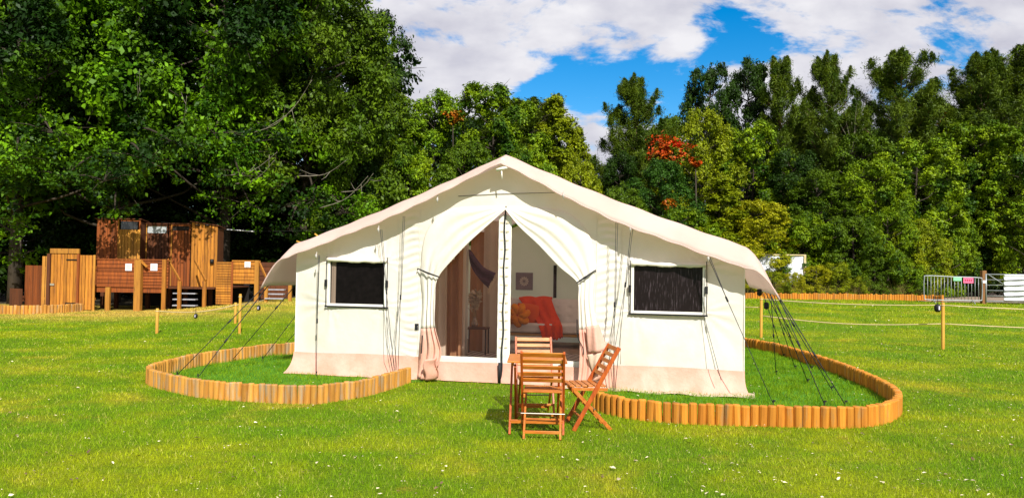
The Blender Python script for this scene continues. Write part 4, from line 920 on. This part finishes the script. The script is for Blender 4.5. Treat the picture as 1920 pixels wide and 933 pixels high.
for s in (-1, 1):
    MB().box(s*(w-.05)-.012, s*(w-.05)+.012, -.27, .27, H-.055, H-.021).build('top_rail', TEAK, tb, bevel=.003)
    MB().bar((s*(w-.03), .27, H-.05), (s*(w-.03), -.27, 0), .022, .040, (0, 1, 0)).build('leg', TEAKR, tb, bevel=.003)
    MB().bar((s*(w-.075), -.27, H-.05), (s*(w-.075), .27, 0), .022, .040, (0, 1, 0)).build('leg', TEAKR, tb, bevel=.003)
MB().box(-w+.03, w-.03, -.205, -.18, .10, .135).build('stretcher', TEAK, tb, bevel=.003); MB().box(-w+.07, w-.07, .18, .205, .10, .135).build('stretcher', TEAK, tb, bevel=.003)
MB().box(-.03, .03, -.315, -.300, H-.018, H-.002).build('latch', pm('brass', (.6, .42, .15), rough=.35, metal=1), tb)

# ------------------------------------------------------------------ rope fence posts, ropes, hanging lanterns
POST = pm('post_wood', (.62, .35, .06), (.52, .25, .035), 4, stretch=(3, 3, .6), rough=.8, bump=.004)
def post(px, pyb, pyt, r, label, cat='post'):
    p = atg(px, pyb); d = p.y; h = (pyb-pyt)/FPX*d; e = empty('rope_fence_post', p, 0, label, cat, 'rope fence posts'); mb = MB()
    mb.lathe([(r, -.05), (r, h*.5), (r*.97, h-.02), (r*.8, h), (0, h)], 12); mb.build('stake', POST, e, True)
    mb = MB(); mb.lathe([(r+.004, h-.075), (r+.012, h-.065), (r+.004, h-.055)], 12); mb.build('rope_wrap', LROPE, e, True); return p+Vector((0, 0, h-.06)), p
pts = {}
for k, a in {'a': (294, 625, 578, .035, 'short stake of the rope fence in front of the left cabins'), 'b': (441, 606, 567, .035, 'short stake beside the taller thin one left of the tent'), 'c': (449, 625, 551, .032, 'tall thin stake crossed by the guy ropes left of the tent'),
             'd': (1768, 655, 567, .035, 'tall orange stake in the open lawn at the right'), 'e': (1427, 633, 556, .035, 'orange stake just behind the right guy ropes'), 'f': (526, 560, 545, .04, 'small stake by the right hand cabin steps')}.items():
    pts[k] = post(*a)
def rp(name, a, b, sag, label, r=.012):
    n = 16; P = [Vector(a).lerp(Vector(b), i/n)-Vector((0, 0, sag*math.sin(math.pi*i/n))) for i in range(n+1)]; o = MB().tube(P, r, 6).build('rope', LROPE, None, True); tag(o, label, 'rope'); return o
rp('r', pts['a'][0], pts['b'][0], .10, 'rope sagging between the two short left stakes'); rp('r', pts['b'][0], pts['f'][0], .12, 'rope running from the left stakes towards the cabin steps')
rp('r', pts['e'][0], pts['d'][0], .05, 'upper rope between the two orange stakes at the right'); D = pts['d'][0]
rp('r', D, D+Vector((4.5, -.8, -.02)), .05, 'upper rope from the tall orange stake to the right edge')
mid = Vector((0, 0, -.40)); rp('r', pts['e'][0]+mid, D+mid, .10, 'lower rope between the two orange stakes at the right'); rp('r', D+mid, D+mid+Vector((4.5, -.8, -.02)), .04, 'lower rope from the tall orange stake to the right edge')
rp('r', pts['e'][0]+mid*.5, pts['e'][0]+mid*.5+Vector((-2.5, 3.5, 0)), .05, 'rope from the orange stake back behind the tent')
def lantern(px, py, d, hgt, label):
    s = at(px, py, d); e = empty('rope_lantern', s, 0, label, 'lantern', 'black lanterns hung on the ropes'); r = hgt*.4
    MB().lathe([(0, hgt*.5), (r*.5, hgt*.48), (r*.9, hgt*.3), (r, 0), (r*.92, -hgt*.3), (r*.5, -hgt*.5), (0, -hgt*.5)], 14).build('housing', BLACK, e, True)
    m = MB(); m.box(-r*.22, r*.22, -r*1.04, -r*.9, -hgt*.22, hgt*.26); m.build('lens', pm('lens_pale', (.6, .55, .65), rough=.2), e)
    MB().tube([(0, 0, hgt*.5), (0, 0, hgt*.5+.10)], .006, 5).build('hook', BLACK, e)
lantern(367, 592, 17.8, .11, 'small black lantern near the short stake in front of the cabins'); lantern(485, 577, 20, .13, 'small black lantern between the left guy ropes'); lantern(1758, 577, 16.6, .17, 'black lantern hanging beside the tall orange stake')

# ------------------------------------------------------------------ cabins on the left
def wood(n, a, b, c=None, isl=.3): return pm(n, a, b, 5, stretch=(4, 4, .35), island=isl, rough=.75, bump=.004, c3=c, s3=5, c3lo=.62, c3hi=.68)
W1 = wood('larch_boards', (.46, .185, .02), (.28, .10, .014), (.14, .06, .02)); W2 = wood('red_cedar_boards', (.27, .070, .011), (.17, .042, .009), (.10, .04, .015)); W3 = wood('shaded_boards', (.11, .034, .010), (.07, .022, .008), (.05, .02, .01)); W4 = wood('pale_larch_boards', (.48, .22, .03), (.36, .15, .022), (.12, .06, .02))  # darkest boards have the shade of sides and recesses painted into the wood
PAPER = pm('notice_paper', (.78, .76, .78)); INK = pm('notice_ink', (.08, .07, .08)); HINGE = pm('black_hinge', (.02, .02, .02), rough=.5, metal=.5)
POLY = pm('clear_corrugate', (.50, .52, .52), (.3, .33, .33), 6, stretch=(9, 1, 1), rough=.25, spec=.6)
def X_(px, Y): return (px-960)/FPX*Y
def Zp(px, py, Y): return at(px, py, Y).z
def vboards(mb, x0, x1, y, z0, z1, n, t=.02, jit=0, slope=0):
    w = (x1-x0)/n
    for i in range(n):
        zz1 = z1+rng.uniform(-jit, jit)+slope*(i+.5)/n; mb.box(x0+i*w+.008, x0+(i+1)*w-.008, y-t-rng.uniform(0, .008), y, z0, zz1)
def hboards(mb, x0, x1, y, z0, z1, n, t=.02, gap=.016):
    w = (z1-z0)/n
    for i in range(n): mb.box(x0, x1, y-t-rng.uniform(0, .006), y, z0+i*w+gap/2, z0+(i+1)*w-gap/2)
# plank gate
Y = 26.3; e = empty('plank_gate', (X_(121, Y), Y, gzf(-15, Y)), 0, 'closed vertical plank gate with black strap hinges at the left', 'gate'); ox = X_(121, Y); z0 = gzf(-15, Y)
a, b, c = X_(97, Y)-ox, X_(146, Y)-ox, Zp(121, 476, Y)-z0
mb = MB(); vboards(mb, a, b, 0, .05, c, 8); mb.build('door', W1, e)
MB().box(a-.03, b+.06, -.05, .04, c+.015, Zp(121, 466, Y)-z0).build('lintel', W4, e, bevel=.01); MB().box(a-.12, a-.01, -.06, .05, 0, c+.01).build('gate_post', W3, e); MB().box(b+.008, b+.07, -.05, .05, 0, c+.01).build('gate_post', W2, e)
for z in (c*.9, c*.13): MB().box(b-.36, b-.0, -.045, -.030, z-.02, z+.02).build('strap_hinge', HINGE, e)
MB().box(a+.0, a+.14, -.05, -.03, c*.44, c*.44+.07).build('bolt', pm('zinc_bolt', (.5, .45, .35), metal=.6, rough=.4), e)
def panel(name, px0, px1, py0, Y0, Y1, n, label, mat, cat='fence', z=None, horiz=False, pyb=None, grp=None):
    x0, x1 = X_(px0, Y0), X_(px1, Y1); L = math.hypot(x1-x0, Y1-Y0); g = gzf((x0+x1)/2, Y0); top = Zp(px0, py0, Y0)-g
    e = empty(name, (x0, Y0, g), math.atan2(Y1-Y0, x1-x0), label, cat, grp); mb = MB(); zb = .03 if pyb is None else Zp(px0, pyb, Y0)-g
    (hboards if horiz else vboards)(mb, 0, L, 0, zb, top, n); mb.build('boards', mat, e)
    if not horiz:
        for z in (.4, top-.4): MB().box(0, L, .004, .05, z-.04, z+.04).build('rail', mat, e)
    return e, L, top, g
e, L, top, g = panel('plank_fence', 149, 181, 478, 26.35, 26.4, 5, 'tall vertical plank fence panel between the gate and left cabin', W1)
MB().box(L-.07, L+.0, -.07, -.028, 0, top+.01).build('post', W4, e)
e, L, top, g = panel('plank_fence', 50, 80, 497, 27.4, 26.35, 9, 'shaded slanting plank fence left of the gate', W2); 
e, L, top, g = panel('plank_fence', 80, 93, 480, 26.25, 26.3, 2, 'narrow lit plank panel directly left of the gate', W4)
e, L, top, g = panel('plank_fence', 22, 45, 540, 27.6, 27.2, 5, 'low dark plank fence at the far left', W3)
# balustraded deck
def deckpart(px0, px1, Y, nm, label): pass
DKB0 = pm('gap_shade', (.04, .018, .006))  # dark backing sheet, shade in the board gaps painted on
def balustrade(px0, px1, pyt, pyb, Y, n, mat, label, posts, notice=None, rail=True, mail=None):
    x0 = X_(px0, Y); x1 = X_(px1, Y); g = gzf(x0, Y); e = empty('deck_balustrade', (x0, Y, g), 0, label, 'balustrade', 'boarded balustrades of the cabin deck'); L = x1-x0; zt = Zp((px0+px1)/2, pyt, Y)-g; zb = Zp((px0+px1)/2, pyb, Y)-g
    mb = MB(); hboards(mb, 0, L, 0, zb, zt-.01, n); mb.build('boards', mat, e); MB().box(0, L, .002, .008, zb, zt-.012).build('gap_backing', DKB0, e)
    if rail: MB().box(-.03, L+.03, -.05, .09, zt, zt+.04).build('handrail', mat, e)
    for (px, w, pt, lit) in posts:
        x = X_(px, Y)-x0; t = Zp(px, pt, Y)-g; MB().box(x-w/2, x+w/2, -.03-w*.7, -.028, -.05, t).build('post', lit, e, bevel=.008)
    if notice:
        nx0, nx1, ny0, ny1 = notice; a = X_(nx0, Y)-x0; b = X_(nx1, Y)-x0; c = Zp(nx0, ny1, Y)-g; d = Zp(nx0, ny0, Y)-g
        s = MB().box(a, b, -.042, -.036, c, d).build('notice', PAPER, e); m = MB()
        for k in range(5): m.box(a+.03, b-.03-.03*(k % 2), -.045, -.0425, d-.055-k*.035, d-.045-k*.035)
        m.build('notice_text', INK, s)
    return e
Yd = 26.6
balustrade(183, 257, 487, 538, Yd, 7, W2, 'reddish boarded balustrade with notice in front of the left cabin', [(207, .15, 580, W1)] and [(207, .15, 538, W4)], (237, 249, 494, 507))
balustrade(268, 317, 488, 540, Yd, 9, W2, 'boarded balustrade with notice in front of the shaded cabin', [(311, .13, 486, W1)], (284, 297, 494, 507))
balustrade(438, 486, 490, 532, Yd+.3, 6, W1, 'boarded balustrade with notice right of the slatted screen', [(484, .14, 488, W4)], (460, 471, 490, 501))
o, L, top, g = panel('slatted_screen', 407, 437, 490, Yd+.25, Yd+.25, 17, 'low horizontally slatted screen beside the pale cabin', W1, 'screen', horiz=True)
MB().box(L-.03, L+.03, -.05, -.03, 0, top).build('trim', W2, o)
o, L, top, g = panel('plank_fence', 488, 545, 491, 28.3, 28.3, 8, 'dark boarded fence behind the right hand steps', W3, horiz=True)
pz = gzf(X_(261, Yd), Yd); e = empty('gate_post', (X_(261, Yd-.15), Yd-.15, pz), 0, 'thick pale post standing between the two boarded balustrades', 'post')
MB().box(-.11, .11, -.1, .1, -.05, Zp(261, 487, Yd)-pz).build('shaft', W4, e, bevel=.01); MB().bar((.05, -.02, Zp(261, 487, Yd)-pz+.0), (.3, -.02, Zp(261, 500, Yd)-pz), .07, .06).build('brace', W1, e)
# platform
x0 = X_(183, 27); g = 0; pf_ = empty('deck_platform', (x0, 27, 0), 0, 'raised timber platform carrying the cabins above black shade', 'platform')
zt = .83
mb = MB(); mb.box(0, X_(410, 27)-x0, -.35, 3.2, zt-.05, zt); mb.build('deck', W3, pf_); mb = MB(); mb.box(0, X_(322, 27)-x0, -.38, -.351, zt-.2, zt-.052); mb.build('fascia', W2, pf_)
for px in (186, 207, 232, 290, 330, 360, 405):
    x = X_(px, 28.5)-x0; MB().box(x-.06, x+.06, 1.0, 1.12, -.05, zt-.052).build('support_post', W3, pf_)
MB().box(0, X_(410, 27)-x0, 3.2, 3.25, -.05, zt-.052).build('shade_sheet', pm('underdeck_shade', (.012, .009, .007)), pf_)  # near-black sheet added as the shade beneath the deck
DKB = pm('gap_shade', (.03, .015, .006))  # painted shade behind the gaps of the cabin boards
def cabin(px0, px1, pyt, Y, label, mats, split=None, slope=0, win=None, zb=None, depth=.55, kind='cabin', knob=None, door=None):
    x0, x1 = X_(px0, Y), X_(px1, Y); zb = zt+.004 if zb is None else zb; top = Zp((px0+px1)/2, pyt, Y)-zb; L = x1-x0
    e = empty('timber_cabin', (x0, Y, zb), 0, label, 'cabin', 'timber wash cabins on the deck')
    sx = L if split is None else X_(split, Y)-x0; wz = top if not win else Zp(win[0], win[3], Y)-zb
    n1 = max(3, int(sx/.11)); mb = MB(); vboards(mb, 0, sx, 0, 0, top, n1, slope=slope if split is None else 0); mb.build('front_boards' if split else 'door', mats[0], e)
    if split:
        mb = MB(); vboards(mb, sx+.03, L, 0, 0, wz, max(3, int((L-sx)/.11))); mb.build('door', mats[1], e); MB().box(sx+.002, sx+.028, -.04, .0, 0, top+.03).build('post', W4, e)
    if win:
        a = X_(win[0], Y)-x0; b = X_(win[1], Y)-x0; MB().box(a, b, -.005, .01, wz+.01, top-.05).build('clerestory', win[4], e); MB().box(a-.0, L, -.035, .0, top-.05, top+.01).build('head_rail', mats[-1], e)
        MB().box(L-.05, L, -.030, .0, wz+.003, top-.052).build('post', mats[-1], e)
    MB().box(.0, L, .001, .008, 0, wz-.02+min(0, slope)).build('gap_backing', DKB, e)
    for x in (0, L-.02): MB().box(x, x+.02, .012, depth, 0, top-.06+(slope if x and split is None else 0)).build('side_wall', W3, e)  # side walls take the dark boards to look shaded
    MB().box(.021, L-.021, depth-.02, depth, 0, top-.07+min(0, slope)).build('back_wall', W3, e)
    m = MB(); z1 = top+.02; z2 = top+.02+slope; m.add([(-.05, -.08, z1), (L+.05, -.08, z2), (L+.05, depth+.05, z2-.08), (-.05, depth+.05, z1-.08), (-.05, -.08, z1+.03), (L+.05, -.08, z2+.03), (L+.05, depth+.05, z2-.05), (-.05, depth+.05, z1-.05)], [(0,3,2,1),(4,5,6,7),(0,1,5,4),(1,2,6,5),(2,3,7,6),(3,0,4,7)]); m.build('roof', W3, e)
    if knob: k = X_(knob[0], Y)-x0; kz = Zp(*knob, Y)-zb; MB().lathe([(0, .0), (.07, .02), (.07, .16), (0, .18)], 10, (k, -.06, kz-.09)).build('door_latch', HINGE, e, True)
    return e
DG = pm('dark_glass', (.02, .02, .02), (.10, .10, .10), 3, stretch=(6, 1, 1), rough=.15, spec=.7, lo=.55, hi=.7)
cabin(181, 263, 412, 27.9, 'left cabin of reddish boards with a lit pale door and dark top opening', (W2, W4, W2), split=221, win=(226, 257, 414, 430, DG))
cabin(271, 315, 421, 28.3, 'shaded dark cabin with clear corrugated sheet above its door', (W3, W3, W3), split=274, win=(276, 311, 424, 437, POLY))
cabin(317, 357, 421, 28.0, 'reddish cabin with a tall boarded door above the steps', (W2, W2, W2), split=321, win=(322, 355, 422, 432, pm('black_gap', (.015, .01, .008))))
e = cabin(359, 408, 417, 27.5, 'tallest pale larch cabin with a round black latch at the right of the deck', (W1,), slope=-.14, knob=(399, 490))
for px in (370, 388): 
    x = X_(px, 27.5)-X_(359, 27.5); MB().lathe([(0, 0), (.09, .01), (.09, .05), (0, .06)], 10, (x, -.035, Zp(px, 424, 27.5)-zt)).build('vent', HINGE, e, True)
# cabin steps
GT = pm('grey_tread', (.36, .36, .38), (.26, .26, .28), 8, stretch=(1, 6, 1), rough=.7)
def steps(px0, px1, Y, n, z1, shift, label, posts, rails):
    x0 = X_(px0, Y); x1 = X_(px1, Y); g = gzf(x0, Y); e = empty('timber_steps', (x0, Y, g), 0, label, 'steps', 'timber steps up to the deck'); L = x1-x0
    for i in range(n):
        z = (z1-g)*(i+1)/(n+1); y = -.9+.26*(i+1) if n > 3 else -.8+.28*(i+1); s = shift*(n-1-i)/n; MB().box(s, L+s, y-.13, y+.11, z-.04, z).build('tread', GT, e, bevel=.006)
    for (x, h, y, m) in posts: MB().box(x-.055, x+.055, y-.05, y+.05, -.03, h).build('newel_post', m, e, bevel=.008)
    for a, b in rails: MB().bar(a, b, .05, .09).build('handrail', W1 if n < 4 else W2, e, bevel=.008)
    return e
Y = 26.8; x0 = X_(328, Y)
steps(328, 370, Y, 3, .83, .35, 'steps with grey treads between two sloping handrails', [(X_(342, 26.2)-x0, 1.0, -.75, W1), (X_(394, 26.2)-x0-.1, 1.0, -.75, W1)], [((X_(313, Y)-x0, .1, 1.72), (X_(342, 26.2)-x0, -.75, 1.03)), ((X_(364, Y)-x0, .1, 1.70), (X_(396, 26.2)-x0-.1, -.75, 1.03))])
Y = 26.9; x0 = X_(502, Y)
steps(502, 535, Y, 3, .95, .2, 'low steps left of the tent with pale treads and one handrail', [(X_(500, 26.3)-x0, .75, -.55, W4), (X_(544, 26.3)-x0, .85, -.5, W4)], [((X_(486, Y)-x0, .0, 1.52-.15), (X_(500, 26.3)-x0, -.55, .80))])
# sticks leaning against the dark bushes behind the tent flap
for k, (a, b) in enumerate((((556, 452), (574, 458)), ((560, 462), (570, 466)), ((590, 438), (600, 446)))):
    Yp = 19; p = at(*a, Yp); q = at(*b, Yp); 
    e = empty('wooden_pole', (q.x+.35, Yp, gzf(q.x, Yp)), 0, ('thin peeled pole tip sticking up over the left tent flap', 'lowest of the peeled pole tips over the left tent flap', 'peeled pole tip over the left slope of the tent')[k], 'pole', 'peeled poles behind the tent')
    o_ = Vector((q.x+.35, Yp, gzf(q.x, Yp))); d = (q-p).normalized(); MB().tube([p-o_, q-o_, Vector((.3+.2*k, .2, 0))], [.02, .028, .035], 7).build('shaft', POST, e, True)
# light strip between the trees
e = empty('strip_light', at(450, 432, 29.5), 0, 'thin pale tube slung in the dark right of the cabins', 'tube light'); MB().tube([(-.5, 0, .03), (.55, 0, -.03)], .018, 8).build('tube', pm('tube_white', (.75, .75, .72)), e, True)
MB().tube([(-3.2, .4, .3), (-.5, 0, .035)], .006, 5).build('wire', BLACK, e); MB().tube([(.55, 0, -.03), (4.2, .4, .1)], .006, 5).build('wire', BLACK, e)

# ------------------------------------------------------------------ right side: crowd barrier, gate, screen
GALV = pm('galvanised_steel', (.34, .36, .37), (.26, .28, .29), 8, rough=.45, metal=.4, spec=.4)
Y = 32.0; a = at(1733, 560, Y); b = at(1843, 567, Y-.4); g = gzf(a.x, Y); L = b.x-a.x
e = empty('crowd_barrier', (a.x, Y, g), math.atan2(-.4, L), 'galvanised crowd control barrier with green and pink signs', 'barrier'); ht = Zp(1760, 517, Y)-g; lo = .14
mb = MB(); r = .12; fr = [(r, 0, ht), (L-r, 0, ht-.06)]
loop = spline([(L*.5, 0, ht-.03), (L-r, 0, ht-.05), (L, 0, ht-.05-r), (L, 0, lo+r), (L-r, 0, lo), (L*.5, 0, lo), (r, 0, lo), (0, 0, lo+r), (0, 0, ht-r), (r, 0, ht), (L*.5, 0, ht-.03)], 5); mb.tube(loop, .022, 7, False); mb.build('frame', GALV, e, True)
for k in range(1, 17): x = L*k/17; MB().tube([(x, 0, lo), (x, 0, ht-.035)], .011, 6).build('upright_bar', GALV, e, True)
for x in (.35, L-.35): MB().tube([(x, -.28, -.0), (x, -.2, .05), (x, 0, lo), (x, .2, .05), (x, .28, 0)], .018, 6).build('foot', GALV, e, True)
def sign(px0, px1, py0, py1, mat, nm):
    x0, x1 = X_(px0, Y)-a.x, X_(px1, Y)-a.x; return MB().box(x0, x1, -.045, -.032, Zp(px0, py1, Y)-g, Zp(px0, py0, Y)-g).build(nm, mat, e), x0, x1
sign(1783, 1797, 519, 526, pm('sign_green', (.25, .62, .35)), 'green_sign'); s, x0, x1 = sign(1800, 1817, 520, 530, pm('sign_pink', (.85, .16, .30)), 'pink_sign'); sign(1833, 1838, 525, 530, PAPER, 'white_tag')
m = MB(); zc = Zp(1808, 525, Y)-g
for k in range(4): m.box(x0+.05+k*.075, x0+.095+k*.075, -.049, -.0455, zc-.035, zc+.035)
m.build('sign_marks', pm('sign_dark_red', (.35, .02, .05)), s)
e = empty('gate_post', (X_(1844, 31.8), 31.8, gzf(20, 31.8)), 0, 'square brown timber post carrying the metal field gate', 'post'); MB().box(-.09, .09, -.09, .09, -.05, Zp(1844, 507, 31.8)-gzf(20, 31.8)).build('shaft', wood('brown_post', (.26, .12, .04), (.18, .08, .03), isl=.05), e, bevel=.012)
MB().box(.09, .14, -.03, .03, .3, .36).build('hinge_pin', GALV, e)
Y = 31.7; x0 = X_(1849, Y); g = gzf(x0, Y); e = empty('field_gate', (x0, Y, g), R(-1), 'wide tubular metal field gate half covered by a white sheet', 'gate'); L = 3.6; ht = Zp(1850, 514, Y)-g
mb = MB(); mb.tube([(0, 0, .06), (0, 0, ht+.02)], .03, 8); mb.tube([(L, 0, .06), (L, 0, ht)], .03, 8); mb.build('stile', GALV, e, True)
for k in range(6): MB().tube([(0, 0, .12+(ht-.12)*k/5), (L, 0, .12+(ht-.12)*k/5)], .026 if k in (0, 5) else .017, 7).build('bar', GALV, e, True)
MB().tube([(.08, -.01, ht), (1.0, -.02, ht*.52)], .016, 6).build('brace', GALV, e, True)
xs0 = X_(1881, Y)-x0
def shf(s, t):
    u = xs0+s*2.3; z = .16+(ht-.16)*t; return (u, -.05-.02*math.cos(t*math.pi*10)-.01*math.sin(u*9), z)
sh = MB().grid(shf, 30, 40).build('sheet', pm('white_sheet', (.74, .74, .78), (.66, .66, .72), 5, rough=.6, bump=.01), e, True, solid=.004)
for k in range(1, 5): MB().tube([(xs0, -.082, .12+(ht-.12)*k/5-.02), (xs0+.7, -.088, .12+(ht-.12)*k/5+.02), (xs0+2.3, -.082, .12+(ht-.12)*k/5)], .013, 5).build('cord', BLACK, sh)
# white screen in a timber frame behind the bushes
Y = 36.4; x0, x1 = X_(1405, Y), X_(1509, Y); g = gzf(x0, Y); e = empty('banner_screen', (x0, Y, g), 0, 'white screen in a pale frame among the bushes right of the tent', 'screen'); L = x1-x0; ht = Zp(1450, 477, Y)-g
MB().grid(lambda s, t: (.05+(L-.1)*s, .02*math.sin(s*11+t*5), .5+(ht-.56)*t), 30, 12).build('sheet', pm('screen_white', (.66, .68, .74), (.72, .74, .80), 3, rough=.6, bump=.01), e, True, solid=.004)
FRM = pm('frame_pale', (.60, .50, .28), (.5, .4, .2), 5)
for x in (0, L): MB().box(x-.05, x+.05, -.06, .04, -.05, ht-.04).build('post', FRM, e)
MB().box(-.05, L+.05, -.06, .04, ht-.037, ht+.02).build('top_rail', FRM, e)
